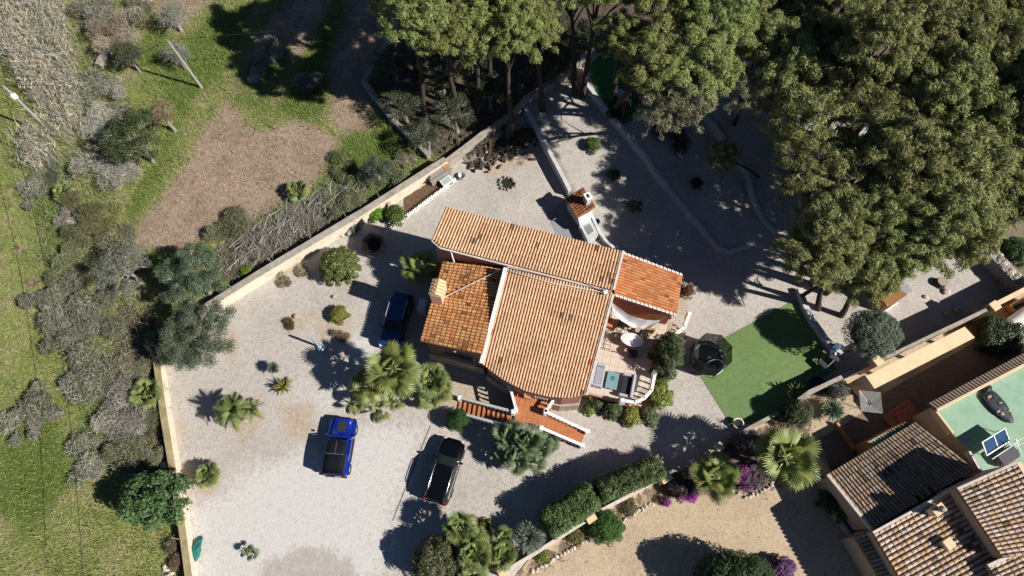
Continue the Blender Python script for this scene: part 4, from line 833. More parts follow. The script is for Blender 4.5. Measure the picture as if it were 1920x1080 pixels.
MB().blob((0, 0, .18), (.95, .34, .22), 21, 18, 8, .22).build("cloth", plain("green_tarp", (.008, .12, .10), .6, .3, .25, 6, bump=.5), t)
p = GP(797, 575); t = thing("white_air_unit", "pale box unit standing at the west wall below the chimney", "air conditioner", p, ca); MB().box((0.2, -.1, .45), (.95, .6, .9), 0, .03).build("casing", WHITE, t); MB().box((.2, -.1, .92), (.9, .55, .04), 0, .01).build("lid", WHITE, t)
for lab, a, b in (("pair of dry white rubbish sheets in the scrub", 205, 623), ("white rubble heap behind the left boundary wall, next to the fig tree", 298, 872), ("white rubble lying at the foot of the left boundary wall near the bottom edge", 318, 1066)):
    p = GP(a, b); t = thing("white_rubble", lab, "rubble", p)
    for k in range(5): MB().blob((rnd.uniform(-.45, .45), rnd.uniform(-.5, .5), .12), (rnd.uniform(.15, .3), rnd.uniform(.12, .25), .14), 40 + k, 8, 5, .25).build("rubble_piece", PSTONE, t)
# ---- picket fence and kitchen garden
pa, pb = GP(723, 440), GP(856, 340); d = (pb - pa); L = d.length; fa = math.atan2(d.y, d.x)
pf = thing("picket_fence", "low white picket fence round the kitchen garden", "fence", pa, fa); n = int(L / .19); pk = MB().add([(-.055, -.012, 0), (.055, -.012, 0), (.055, -.012, .5), (0, -.012, .6), (-.055, -.012, .5), (-.055, .012, 0), (.055, .012, 0), (.055, .012, .5), (0, .012, .6), (-.055, .012, .5)], [(0, 1, 2, 3, 4), (9, 8, 7, 6, 5), (0, 5, 6, 1), (1, 6, 7, 2), (2, 7, 8, 3), (3, 8, 9, 4), (4, 9, 5, 0)]).mesh("picket", WHITE)
for k in range(n):
    o = link("picket", pk, pf, ((k + .5) * L / n, 0, .0)); o.rotation_euler = (rnd.uniform(-.06, .06) - .12, rnd.uniform(-.03, .03), 0)
for z in (.17, .40): MB().box((L / 2, .03, z), (L, .03, .06)).build("fence_rail", WHITE, pf)
sheet("vegetable_bed", [(757, 372), (812, 338), (850, 338), (770, 402), (758, 395)], plain("dark_tilled_soil", (.13, .085, .055), 1, .1, .35, 6, bump=1), .03, .3, jit=.05)
t = thing("stone_heap", "broken pale stones piled on the boundary wall beside the vegetable bed", "stones", GP(722, 385))
for k in range(16): MB().blob((rnd.uniform(-.7, .7), rnd.uniform(-.6, .6), .25 + rnd.uniform(0, .7)), (rnd.uniform(.16, .32), rnd.uniform(.14, .26), rnd.uniform(.12, .2)), 60 + k, 8, 5, .25, rnd.uniform(0, 3)).build("stone", PSTONE, t)
t = thing("stone_heap", "grey stones stacked against the boundary wall beside the dark shrub", "stones", GP(648, 432))
for k in range(10): MB().blob((rnd.uniform(-.5, .5), rnd.uniform(-.5, .5), .15 + rnd.uniform(0, .3)), (rnd.uniform(.16, .3), rnd.uniform(.14, .24), rnd.uniform(.12, .2)), 90 + k, 8, 5, .25, rnd.uniform(0, 3)).build("stone", STONEW, t)
t = thing("wooden_board", "long pale timber board edging the vegetable bed", "board", GP(768, 358), head(755, 365, 778, 350)); MB().box((0, 0, .12), (1.5, .12, .2), 0, .01).build("plank", TIMBER, t)
# pallet stack and odds and ends
GREYWOOD = plain("silver_grey_wood", (.30, .27, .24), .9, .2, .25, 8, bump=.3); p = GP(822, 330); pa_ = head(800, 312, 835, 290); t = thing("pallet_stack", "stack of grey wooden pallets and boards leaning on the boundary wall", "pallets", p, pa_)
for z in (.15, .45, .75): MB().box((0, 0, z), (2.0, 1.2, .08)).build("deck", GREYWOOD, t)
for k in range(6): MB().box((0, -.62 + .25 * k, .95 + .02 * (k % 2)), (2.2 - .25 * (k % 3), .2, .035), rnd.uniform(-.03, .03)).build("plank", GREYWOOD, t)
for x, y in itertools.product((-.9, .9), (-.5, .5)): MB().box((x, y, .45), (.1, .1, .9)).build("leg", GREYWOOD, t)
MB().box((.75, -.15, 1.01), (.5, .7, .04), .1).build("orange_board", plain("fresh_plywood", (.42, .22, .09), .8, .2, .2, 7), t)
p = GP(838, 345); t = thing("glass_frame_box", "white framed glass box beside the pallet stack", "cold frame", p, pa_)
MB().box((0, 0, .25), (.95, .65, .5), 0, .02).build("box", GREYMETAL, t); MB().box((0, 0, .52), (1.0, .7, .04), 0, .01).build("frame", WHITE, t); MB().box((0, 0, .545), (.8, .5, .02)).build("pane", plain("pale_glass", (.40, .46, .48), .15, .5, .1, 2), t)
LOG = plain("split_log", (.07, .056, .046), .95, .1, .35, 6, bump=.5); LOGEND = plain("cut_log_end", (.36, .27, .19), .9, .1, .25, 8)
def logheap(name, label, px, py, n, rx, ry, seed):
    q = random.Random(seed); t = thing(name, label, "logs", GP(px, py))
    for k in range(n):
        l = q.uniform(.25, .5); r = q.uniform(.07, .15); a = q.uniform(0, 6.3); x, y = q.gauss(0, rx * .5), q.gauss(0, ry * .5); z = max(.1, .5 - .35 * (abs(x) / rx + abs(y) / ry)) * q.uniform(.2, 1); e = q.uniform(-.4, .4)
        v = Vector((math.cos(a) * math.cos(e), math.sin(a) * math.cos(e), math.sin(e))) * l / 2; c = Vector((x, y, z + .08)); mb = MB(); mb.mi = 0; mb.tube([c - v, c + v], r, 7, False); mb.mi = 1
        for sg in (-1, 1):
            w = v.normalized(); o1 = w.orthogonal().normalized() * r; o2 = w.cross(o1); cc = c + v * sg; mb.add([cc + o1 * math.cos(t_) + o2 * math.sin(t_) for t_ in np.linspace(0, 2 * math.pi, 8)[:-1]], [tuple(range(7)) if sg > 0 else tuple(range(6, -1, -1))])
        mb.build("log", [LOG, LOGEND], t)
logheap("log_pile", "large heap of cut logs under the pine branches", 926, 275, 280, 3.0, 1.35, 5)
logheap("log_pile", "short row of logs and boards right of the pallet stack", 905, 312, 34, 1.3, .55, 6)
t = thing("grate_panel", "dark slatted grate panel lying beside the log row", "grate", GP(880, 296), head(868, 283, 892, 312))
for k in range(7): MB().box((0, -.42 + .14 * k, .12), (1.9, .06, .05)).build("slat", GREYWOOD, t)
for x in (-.8, .8): MB().box((x, 0, .07), (.08, 1.0, .06)).build("bearer", GREYWOOD, t)
t = thing("fire_pit", "dark ring of stones round an old fire pit", "fire pit", GP(951, 345)); MB().lathe((0, 0, .01), [(.001, .0), (.58, .0)], 20).build("ash_bed", TWIG, t)
for k in range(13): a = k / 13 * 6.283; MB().blob((rnd.uniform(.55, .78) * math.cos(a), rnd.uniform(.5, .72) * math.sin(a), .1), (rnd.uniform(.1, .2), .13, .13), 130 + k, 8, 5, .2, a).build("stone", STONEW, t)
p = GP(866, 333); t = thing("grey_sink", "old grey sink standing on the ground by the pallets", "sink", p, .7); MB().lathe((0, 0, 0), [(.001, .08), (.2, .1), (.3, .35), (.34, .35), (.25, .0)], 16).build("bowl", GREYMETAL, t)
# swing bench / blue frame in the far shade, white garden bench
p = GP(1120, 212); t = thing("blue_metal_frame", "thin blue metal frame standing in the shade by the terrace wall", "frame", p, -.6)
BLM = plain("faded_blue_metal", (.05, .13, .24), .6, .4, .2, 4)
for y in (-.25, .25): MB().tube([(-.7, y, .0), (-.6, y, .6), (.6, y, .6), (.7, y, 0)], .025, 5).build("hoop", BLM, t)
for x in (-.5, 0, .5): MB().tube([(x, -.25, .6), (x, .25, .6)], .02, 5).build("crossbar", BLM, t)
p = GP(1166, 188); t = thing("pale_garden_chest", "pale weathered chest with slatted lid under the pine edge", "chest", p, -.9); MB().box((0, 0, .3), (1.3, .75, .6), 0, .03).build("box", WHT2, t)
for k in range(5): MB().box((0, -.3 + .15 * k, .63), (1.35, .12, .04), rnd.uniform(-.02, .02)).build("slat", WHT2, t)
# ================================================================== NEIGHBOUR'S HOUSE
NB = thing("neighbour_house", "neighbouring cream house with pale barrel tile roofs and green roof terrace", "house")
GREENFLOOR = plain("green_terrace_paint", (.25, .39, .275), .6, .35, .12, 1.6, dirt=(.24, .36, .22))
def npatch(cs, sp=.30, cl=.40, pal=PAL_N, thick=.16, **k): return tile_patch("roof", [G(*c) for c in cs], NB, T_NB, pal, sp, cl, .035, None, None, .03, thick=thick, **k)
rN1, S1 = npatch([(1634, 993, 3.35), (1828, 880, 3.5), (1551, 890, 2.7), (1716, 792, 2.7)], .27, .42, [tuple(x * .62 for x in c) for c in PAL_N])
rN2, S2 = npatch([(1796, 912, 4.75), (1890, 1066, 4.75), (1636, 999, 4.15), (1728, 1155, 4.15)])
rN3, S3 = npatch([(1906, 867, 6.5), (2012, 1030, 6.5), (1794, 917, 5.9), (1880, 1047, 5.9)])
rN4, S4 = npatch([(2005, 990, 5.9), (2060, 1100, 5.9), (1852, 1062, 5.3), (1905, 1150, 5.3)])
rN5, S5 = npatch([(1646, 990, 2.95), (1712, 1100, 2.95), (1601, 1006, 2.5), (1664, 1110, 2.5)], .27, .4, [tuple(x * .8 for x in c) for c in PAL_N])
def nbw(S, uv, z0=0.0, mat=TANWALL, drop=.17): MB().prism([(S(u, v).x, S(u, v).y) for u, v in uv], z0, [S(u, v).z - drop for u, v in uv]).build("wall", mat, NB)
nbw(S1, ((.02, .0), (.98, .0), (.98, .94), (.02, .94))); nbw(S2, ((.01, .0), (.99, .0), (.99, .96), (.01, .96))); nbw(S3, ((.01, .0), (.99, .0), (.99, .97), (.01, .97))); nbw(S4, ((.01, .0), (.99, .0), (.99, .97), (.01, .97))); nbw(S5, ((.03, .0), (.97, .0), (.97, .9), (.03, .9)))
def bord(S, u, v0, v1, mat, w=.2, h=.2, up=.02):
    a_, b_ = S(u, v0), S(u, v1); d_ = b_ - a_; MB().box((a_ + b_) / 2 + Vector((0, 0, up)), (d_.length, w, h), math.atan2(d_.y, d_.x), 0, -math.asin(d_.z / d_.length)).build("verge", mat, NB)
bord(S1, 0, 0, 1, MORTAR); bord(S3, 0, 0, 1, MORTAR, .16); bord(S2, 0, 0, 1, MORTAR, .16); bord(S4, 0, 0, 1, MORTAR, .25)
a_, b_ = S3(0, 0), S3(1, 0); d_ = b_ - a_; MB().box((a_ + b_) / 2 + Vector((.05, 0, .04)), (d_.length, .3, .16), math.atan2(d_.y, d_.x)).build("ridge", CREAM, NB)
a_, b_ = S5(0, 0), S5(1, 0); d_ = b_ - a_; MB().box((a_ + b_) / 2 + Vector((.1, 0, .0)), (d_.length, .14, .3), math.atan2(d_.y, d_.x)).build("wall_band", TANWALL, NB)
# roof terrace
TZN = 3.05; tp_ = [(1748, 768), (1925, 676), (2010, 632), (2060, 830), (1925, 868), (1842, 884), (1815, 842), (1786, 814)]
tw = [G(a, b, TZN).xy for a, b in tp_]; MB().prism([(p.x, p.y) for p in tw], 0, TZN).build("terrace_block", TANWALL, NB)
tc = sum((Vector(p) for p in tw), Vector((0, 0))) / len(tw); MB().prism([(tc.x + (p.x - tc.x) * .985, tc.y + (p.y - tc.y) * .985) for p in tw], TZN + .003, TZN + .02).build("terrace_floor", GREENFLOOR, NB)
def para(a, b, w, z0, z1, mat, nm="parapet"):
    A, Bq = G(a[0], a[1], z1), G(b[0], b[1], z1); d_ = Bq - A; MB().box(((A.x + Bq.x) / 2, (A.y + Bq.y) / 2, (z0 + z1) / 2), (d_.length, w, z1 - z0), math.atan2(d_.y, d_.x), .01).build(nm, mat, NB)
para((1757, 769), (1990, 648), .2, TZN - .3, TZN + .42, CREAM); para((1754, 768), (1788, 812), .16, TZN - .3, TZN + .30, CREAM); para((1818, 846), (1840, 884), .16, TZN - .3, TZN + .25, MORTAR)
cq = [G(1755, 768, 3.42), G(1990, 645, 3.42), G(1739, 757, 3.1), G(1974, 633, 3.1)]; cop = MB().add([cq[0], cq[1], cq[3], cq[2], cq[0] - Vector((0, 0, .1)), cq[1] - Vector((0, 0, .1)), cq[3] - Vector((0, 0, .1)), cq[2] - Vector((0, 0, .1))], [(0, 1, 2, 3), (7, 6, 5, 4), (0, 4, 5, 1), (1, 5, 6, 2), (2, 6, 7, 3), (3, 7, 4, 0)]).build("coping", ROOFDECK, NB)
n_ = 44
for k in range(n_):
    pa, pb = cq[0].lerp(cq[1], (k + .5) / n_), cq[2].lerp(cq[3], (k + .5) / n_); du = (cq[1] - cq[0]).normalized(); vs = []
    for e, p in ((0, pa), (1, pb)):
        for q in range(6): t = math.pi * q / 5; vs.append(p + du * math.cos(t) * (.075 + .015 * e) + Vector((0, 0, .02 + math.sin(t) * .08)))
    me = MB().add(vs, [(q, q + 1, q + 7, q + 6) for q in range(5)], True).build("coping_tile", plain("coping_tile_a", (.52, .42, .32), .9, .2, .25, 5) if k == 0 else bpy.data.materials["coping_tile_a"], cop)
# small side balcony with orange edge
bw_ = [G(a, b, 2.45).xy for a, b in ((1627, 828), (1699, 790), (1716, 808), (1642, 848))]; ORNG = plain("orange_render", (.52, .24, .10), .85, .25, .12, 2, dirt=(.42, .2, .1))
MB().prism([(p.x, p.y) for p in bw_], 0, 2.45).build("balcony_block", ORNG, NB); bc = sum((Vector(p) for p in bw_), Vector((0, 0))) / 4
MB().prism([(bc.x + (p.x - bc.x) * .9, bc.y + (p.y - bc.y) * .82) for p in bw_], 2.452, 2.47).build("balcony_floor", GREENFLOOR, NB)
for k in range(11):
    a_, b_ = G(1664 + 4 * k, 813 - 2.2 * k, 2.5), G(1674 + 4 * k, 828 - 2.2 * k, 2.5); MB().tube([a_, b_], .02, 4).build("grille_bar", DARKMETAL, NB)
# chimneys
for (px, py, h0, h1, w, d, lab) in ((1742, 958, 4.0, 5.35, .75, .45, None), (1770, 1020, 4.2, 5.0, .5, .5, None)):
    p = G(px, py, h0 + .3); c = MB().box((p.x, p.y, (h0 + h1) / 2), (w, d, h1 - h0), RAD(30), .02).build("chimney", CREAM, NB); MB().box((p.x, p.y, h1 + .05), (w + .12, d + .12, .08), RAD(30), .02).build("cap", CREAM, c)
    if w > .6: MB().lathe((p.x, p.y, h1 + .1), [(.16, 0), (.16, .25), (.22, .28), (.001, .42)], 12).build("cowl", GREYMETAL, c)
# black mattress bag, solar collector frames
p = G(1870, 760, TZN + .2); t = thing("black_air_mattress", "dark slumped air mattress drying on the green roof terrace", "mattress", (p.x, p.y, TZN + .02), RAD(-58))
MB().blob((0, 0, .16), (1.35, .62, .2), 77, 22, 8, .10).build("cover", plain("black_vinyl", (.022, .026, .032), .5, .4, .3, 5, bump=.4), t); MB().blob((-1.2, .25, .2), (.25, .4, .2), 78, 12, 6, .2).build("roll_end", bpy.data.materials["black_vinyl"], t)
for k in range(7): MB().blob((rnd.uniform(-.9, 1.1), rnd.uniform(-.4, .45), .34), (.13, .08, .03), 80 + k, 8, 4, .3, rnd.uniform(0, 3)).build("leaf_litter", plain("dead_leaf_litter", (.42, .34, .22), .95, .1, .3, 8) if k == 0 else bpy.data.materials["dead_leaf_litter"], t)
p = G(1868, 828, TZN + .8); t = thing("solar_water_heater", "tilted solar panel with white frame and tank stand on the green terrace", "solar panel", (p.x, p.y, TZN), RAD(28))
MB().box((0, 0, .75), (2.1, 1.1, .08), 0, .02, 0, .5).build("panel_frame", WHITE, t)
for s in (-.5, .5): MB().box((s, 0, .80), (.9, .9, .04), 0, 0, 0, .5).build("glass", plain("blue_glass", (.03, .07, .14), .12, .5, .2, 2) if s < 0 else bpy.data.materials["blue_glass"], t)
for x in (-.9, .9): MB().tube([(x, .4, 0), (x, .4, .95)], .03, 5).build("leg", GREYMETAL, t); MB().tube([(x, -.4, 0), (x, -.4, .5)], .03, 5).build("leg", GREYMETAL, t)
MB().box((.2, -1.1, .35), (1.7, .9, .6), 0, .15).build("tank", plain("dark_tank", (.06, .055, .06), .5, .4, .2, 3), t); MB().tube([(-1.2, -.7, 1.0), (1.2, -.65, 1.0)], .035, 6).build("pipe", WHITE, t)
p = G(1900, 838, TZN + .6); t = thing("clothes_frame", "white folding clothes frame on the green terrace", "clothes frame", (p.x, p.y, TZN), RAD(20))
for x0, x1 in ((-.6, .3), (.3, -.5), (.7, .1)): MB().tube([(x0, -.5, .0), (x1, .5, 1.1)], .03, 5).build("bar", WHITE, t)
for z in (.5, .8): MB().tube([(-.8, z - .6, z), (.9, z - .5, z)], .025, 5).build("crossbar", WHITE, t)
# lean-to roof against the tall wall
lr = [G(a, b, 2.75) for a, b in ((1623, 706), (1640, 729), (1828, 633), (1808, 613))]; t = thing("lean_to_roof", "flat cream lean-to roof along the tall boundary wall", "canopy", lr[0])
MB().prism([((p - lr[0]).x, (p - lr[0]).y) for p in lr], -.18, [0.06, 0, 0, .06]).build("slab", CREAM, t)
for k, (i, j) in enumerate(((1, 2), )):
    for f in (.02, .33, .66, .98): p = lr[1].lerp(lr[2], f) - lr[0] + Vector((-.1, .2, 0)); MB().box((p.x, p.y, -1.45), (.22, .22, 2.5), RAD(27)).build("post", CREAM, t)
lw = [G(a, b, 2.6) for a, b in ((1617, 704), (1640, 729))]; a_, b_ = lw[0] - lr[0], lw[1] - lr[0]; d_ = b_ - a_; MB().box(((a_.x + b_.x) / 2 + .1, (a_.y + b_.y) / 2 + .05, -1.5), (d_.length * .95, .16, 2.5), math.atan2(d_.y, d_.x)).build("end_wall", CREAM, t)
# brown walls and step in the court
wall_run("court_wall", [G(a, b, .5).xy for a, b in ((1570, 792), (1604, 842))], .18, .5, ORNG, "thin orange court wall between the gravel and shaded court", terr=False)
wall_run("court_wall", [G(a, b, .6).xy for a, b in ((1522, 842), (1536, 866), (1553, 889))], .25, .9, CREAM, "cream garden wall beside the big fan palm", terr=False)
wall_run("court_wall", [G(a, b, .5).xy for a, b in ((1553, 945), (1578, 980), (1604, 1015))], .22, .6, TANWALL, "low wall beside the planted strip of the neighbour house", terr=False)
p = GP(1688, 780); t = thing("red_step_block", "dark red tiled step block in the shaded court", "step", p, RAD(30)); MB().box((0, 0, .12), (2.6, 1.3, .24), 0, .02).build("lower_step", BRICKRED, t); MB().box((.3, -.1, .32), (1.6, .8, .16), 0, .02).build("upper_step", BRICKRED, t)
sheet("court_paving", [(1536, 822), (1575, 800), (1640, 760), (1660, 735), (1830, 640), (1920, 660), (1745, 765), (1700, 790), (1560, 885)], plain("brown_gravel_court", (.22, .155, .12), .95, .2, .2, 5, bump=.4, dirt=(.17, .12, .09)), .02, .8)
# rotary clothes line
p = GP(1608, 765); t = thing("rotary_clothes_line", "silver rotary clothes line opened in the neighbour court", "clothes line", p, RAD(5)); hz = 1.75
MB().tube([(0, 0, 0), (0, 0, hz + .1)], .028, 8).build("pole", GREYMETAL, t); arms = [(1.05 * math.cos(a), 1.05 * math.sin(a), hz + .25) for a in (.6, 2.17, 3.74, 5.31)]
for q in arms: MB().tube([(0, 0, hz - .1), q], .02, 5).build("arm", GREYMETAL, t)
for f in np.linspace(.25, 1, 10):
    for k in range(4):
        a_, b_ = arms[k], arms[(k + 1) % 4]; MB().tube([(a_[0] * f, a_[1] * f, hz - .1 + .35 * f), (b_[0] * f, b_[1] * f, hz - .1 + .35 * f)], .009, 4).build("line", WHITE, t)
# white tank and planter at the right edge
p = GP(1912, 606); t = thing("white_boat_hull", "white rounded boat hull under wraps at the right edge", "boat", (p.x, p.y, 0), RAD(30))
vs, fs = loft([(-1.8, [(.3, .5), (.55, .7), (.5, 1.1), (.2, 1.2)]), (-1.0, [(.5, .25), (.85, .6), (.8, 1.15), (.3, 1.3)]), (.6, [(.5, .2), (.9, .6), (.85, 1.15), (.3, 1.3)]), (1.8, [(.4, .3), (.7, .6), (.7, 1.1), (.3, 1.2)])], 4); MB().add(vs, fs, True).build("hull", WHITE, t); MB().lathe((-1.2, 0, 1.25), [(.22, 0), (.2, .1), (.001, .1)], 12).build("hatch", GREYMETAL, t); MB().box((0, -.9, .5), (3.2, .12, .5), 0, .04).build("blue_band", BLM, t)
p = GP(1902, 575); t = thing("terracotta_trough", "terracotta planter trough against the tall wall at the right edge", "planter", p, RAD(28)); MB().box((0, 0, .3), (1.5, .6, .6), 0, .03).build("trough", ORNG, t); MB().box((0, 0, .61), (1.3, .45, .04)).build("soil", TWIG, t)
# open shed with grey boxes by the pines
p = G(1668, 548, 1.6); t = thing("timber_playhouse", "small timber playhouse roof half hidden under pine branches", "playhouse", (p.x, p.y, 0), RAD(32))
FRESH = plain("fresh_orange_timber", (.55, .30, .13), .7, .3, .15, 6)
for k in range(9): MB().box((-.8 + .2 * k, .42, 1.6), (.185, 1.0, .03), 0, 0, 0, .45).build("roof_plank", FRESH, t); MB().box((-.8 + .2 * k, -.42, 1.6), (.185, 1.0, .03), 0, 0, 0, -.45).build("roof_plank", FRESH, t)
MB().box((0, 0, .7), (1.6, 1.5, 1.4), 0, .02).build("walls", TIMBER, t); MB().box((0, -.95, .1), (1.9, .12, .2)).build("white_sill", WHITE, t)
p = GP(1692, 548); t = thing("grey_storage_box", "grey plastic storage box beside the timber playhouse", "box", p, RAD(25)); MB().box((0, 0, .25), (.75, .6, .5), 0, .05).build("box", GREYMETAL, t); MB().box((0, 0, .53), (.8, .65, .06), 0, .02).build("lid", GREYMETAL, t)
p = GP(1676, 560); t = thing("coiled_hose", "dark coiled hose lying in front of the timber playhouse", "hose", p); MB().tube([(.25 * math.cos(a), .25 * math.sin(a), .1) for a in np.linspace(0, 2 * math.pi, 17)], .1, 8, False).build("hose_coil", TYRE, t)
p = GP(1761, 532); t = thing("tree_stump", "sawn tree stump on the gravel near the wall shadow", "stump", p); MB().lathe((0, 0, 0), [(.52, -.05), (.42, .2), (.38, .45), (.36, .47)], 14).build("bark_ring", BARK, t); MB().lathe((0, 0, .46), [(.001, .01), (.37, .0)], 14).build("cut_face", plain("grey_cut_wood", (.34, .28, .22), .9, .1, .25, 9), t)
for lab, a, b, r in (("round brown boulder in the tall wall's shadow, left of two", 1777, 589, .33), ("round brown boulder in the tall wall's shadow, right of two", 1794, 583, .32), ("pale rock on the gravel near the tree stump", 1773, 548, .3), ("small pale rock between playhouse and stump", 1735, 557, .2)):
    MB().blob((0, 0, r * .4), (r, r * .85, r * .6), int(a), 12, 7, .12).build("boulder", STONE if a > 1774 else PSTONE, None, GP(a, b), "rock", lab)
# dry stone retaining wall at the right edge
bwp = [G(a, b, .8).xy for a, b in ((1826, 452), (1855, 480), (1885, 512), (1918, 545))]; rt = thing("dry_stone_wall", "thick dry stone retaining wall at the right edge by the lane", "wall")
wall_run("core", bwp, .9, 1.3, STONEW, parent=rt, terr=False, top=STONEW, label="x")
for i in range(60):
    f = i / 59 * 3; k = min(2, int(f)); q = bwp[k].lerp(bwp[k + 1], f - k); MB().blob((q.x + rnd.uniform(-.35, .35), q.y + rnd.uniform(-.3, .3), 1.36), (rnd.uniform(.16, .26), rnd.uniform(.13, .22), .1), 300 + i, 7, 4, .25, rnd.uniform(0, 3)).build("stone", STONEW if i % 3 else PSTONE, rt)
sheet("lane", [(1835, 440), (1880, 380), (1990, 430), (2000, 560), (1930, 545), (1880, 490)], plain("brown_lane", (.20, .16, .11), .97, .1, .25, 2.5, bump=.6, dirt=(.16, .16, .07)), .02, .8)
# stone edging of the flower bed
ed = thing("bed_edging", "row of pale rough stones edging the flower bed along the drive", "edging")
path = [(1000, 1072), (1050, 1040), (1105, 1012), (1160, 985), (1180, 970), (1210, 950), (1240, 940)]; path2 = [(1375, 922), (1395, 932), (1420, 928), (1440, 915), (1452, 898)]
for pth in (path, path2):
    w = [GP(a, b) for a, b in pth]
    for i in range(len(w) - 1):
        n_ = int((w[i + 1] - w[i]).length / .27)
        for k in range(n_):
            q = w[i].lerp(w[i + 1], k / n_); MB().blob((q.x + rnd.uniform(-.08, .08), q.y + rnd.uniform(-.08, .08), .06), (rnd.uniform(.10, .2), rnd.uniform(.09, .15), rnd.uniform(.09, .15)), 500 + k + 37 * i, 7, 5, .25, rnd.uniform(0, 3)).build("stone", PSTONE, ed)
# ================================================================== PLANTS
def unit(n):
    v = nr.normal(size=(n, 3)); return v / np.linalg.norm(v, axis=1)[:, None]
def leaves(C, N, L, W, cols, curl=.0):
    """diamond leaves at C with preferred normals N -> verts, faces, colours"""
    n = len(C); N = N / np.maximum(np.linalg.norm(N, axis=1), 1e-6)[:, None]; T = np.cross(N, unit(n)); T /= np.maximum(np.linalg.norm(T, axis=1), 1e-6)[:, None]; B = np.cross(N, T)
    L = np.broadcast_to(L, n)[:, None]; W = np.broadcast_to(W, n)[:, None]
    V = np.stack([C - T * L / 2, C + B * W / 2 + N * L * curl, C + T * L / 2, C - B * W / 2 + N * L * curl], 1).reshape(-1, 3)
    return V, np.arange(4 * n).reshape(n, 4), np.repeat(cols, 4, 0)
def colvar(n, base, v=.25, hue=.06):
    c = np.array(base) * nr.uniform(1 - v, 1 + v, (n, 1)); c = c * nr.uniform(1 - hue, 1 + hue, (n, 3)); return np.clip(c, 0, 1)
def lobes_foliage(lobes, n_per, leafL, leafW, base, rim=None, up=.5, hollow=.55, lobevar=.2, tipcol=None):
    Cs, Ns, Ks = [], [], []
    for (c, r) in lobes:
        r = np.array(r if hasattr(r, '__len__') else (r, r, r)); n = max(6, int(n_per * r[0] * r[1])); d = unit(n); d[:, 2] = np.where(d[:, 2] < -.3, -d[:, 2], d[:, 2])
        rad = hollow + (1 - hollow) * nr.random(n) ** .6; rad *= 1 + .14 * np.sin(d[:, 0] * 7 + c[0] * 3) * np.sin(d[:, 1] * 6 + c[1] * 5)
        Cs.append(np.array(c) + d * r * rad[:, None]); Ns.append(d + unit(n) * .75 + np.array([0, 0, up])); k = colvar(n, base, .28) * nr.uniform(1 - lobevar, 1 + lobevar)
        if tipcol is not None: m = nr.random(n) < tipcol[1]; k[m] = colvar(int(m.sum()), tipcol[0], .25)
        Ks.append(k)
    C, N, K = np.concatenate(Cs), np.concatenate(Ns), np.concatenate(Ks); n = len(C)
    return leaves(C, N, leafL * nr.uniform(.6, 1.3, n), leafW * nr.uniform(.7, 1.3, n), K)
def merge(parts):
    """parts: list of (V, F(quads), cols, matindex)"""
    V = []; F = []; K = []; M = []; b = 0
    for v, f, k, m in parts:
        V.append(v); F.append(f + b); K.append(k); M.append(np.full(len(f), m)); b += len(v)
    return np.concatenate(V), np.concatenate(F), np.concatenate(K), np.concatenate(M)
def twigs(P0, P1, w, cols, bend=.15):
    """thin flat two-segment sticks"""
    n = len(P0); d = P1 - P0; L = np.linalg.norm(d, axis=1)[:, None]; s = np.cross(d, unit(n)); s = s / np.maximum(np.linalg.norm(s, axis=1), 1e-6)[:, None] * np.broadcast_to(w, n)[:, None] / 2
    m = (P0 + P1) / 2 + unit(n) * L * bend; V = np.stack([P0 - s, P0 + s, m - s * .8, m + s * .8, P1 - s * .3, P1 + s * .3], 1).reshape(-1, 3); i = np.arange(n)[:, None] * 6
    return V, np.concatenate([i + [0, 1, 3, 2], i + [2, 3, 5, 4]]), np.repeat(cols, 6, 0)
def core_blob(rx, ry, rz, cz, seed=1, amp=.10):
    m = MB().blob((0, 0, cz), (rx, ry, rz), seed, 16, 8, amp); return np.array(m.v), np.array([f for f in m.f]), np.full((len(m.v), 3), .03)
def dome_lobes(rx, ry, rz, n, lr, seed, zc=None, full=False):
    q = random.Random(seed); out = []; k = 0
    for i in range(n):
        a = i * 2.39996 + q.uniform(-.3, .3); t = math.sqrt((i + .5) / n) * q.uniform(.9, 1.05); z = math.sqrt(max(0, 1 - t * t)); s = 1 - lr / max(rx, ry)
        out.append(((rx * s * t * math.cos(a), ry * s * t * math.sin(a), (zc if zc is not None else rz) + (rz * .7) * z * q.uniform(.8, 1.05) - (.15 * rz if full else 0)), lr * q.uniform(.75, 1.25)))
    return out
# ---------------------------------------------------------------- clipped and leafy bushes
def bush(label, px, py, rx, ry, h, col, leaf=(.13, .07), dens=520, lr=.45, nl=None, name="round_bush", cat="bush", rot=0.0, core=.78, tip=None, mat=None, group=None, z=None, lobevar=.15, hollow=.7):
    p = GP(px, py, h * .55) if z is None else G(px, py, z + h * .5); p.z = p.z if z is None else z
    t = thing(name, label, cat, p, rot, group); rz = h / 2; nl = nl or max(7, int(rx * ry * 11)); lo = dome_lobes(rx, ry, rz, nl, lr, int(px * 7 + py), rz * .75)
    lo += [((rx * .86 * math.cos(a), ry * .86 * math.sin(a), rz * .55), lr * .8) for a in np.linspace(0, 6.28, max(6, int(8 * rx)))]
    V, F, K = lobes_foliage(lo, dens / lr, leaf[0], leaf[1], col, lobevar=lobevar, hollow=hollow, tipcol=tip); V[:, 2] = np.maximum(V[:, 2], .02)
    link("foliage", np_mesh("foliage", V, F, mat or LEAF, K), t)
    mb = MB().blob((0, 0, rz * .68), (rx * core * .94, ry * core * .94, rz * core * .86), int(px), 16, 8, .10); mb.build("inner_twigs", TWIG, t)
    if z: MB().tube([(0, 0, -z), (.05, .05, -z * .3), (0, 0, .6)], [.2, .16, .1], 8).build("trunk", PALEBARK, t)
    return t
G1 = (.055, .085, .022)
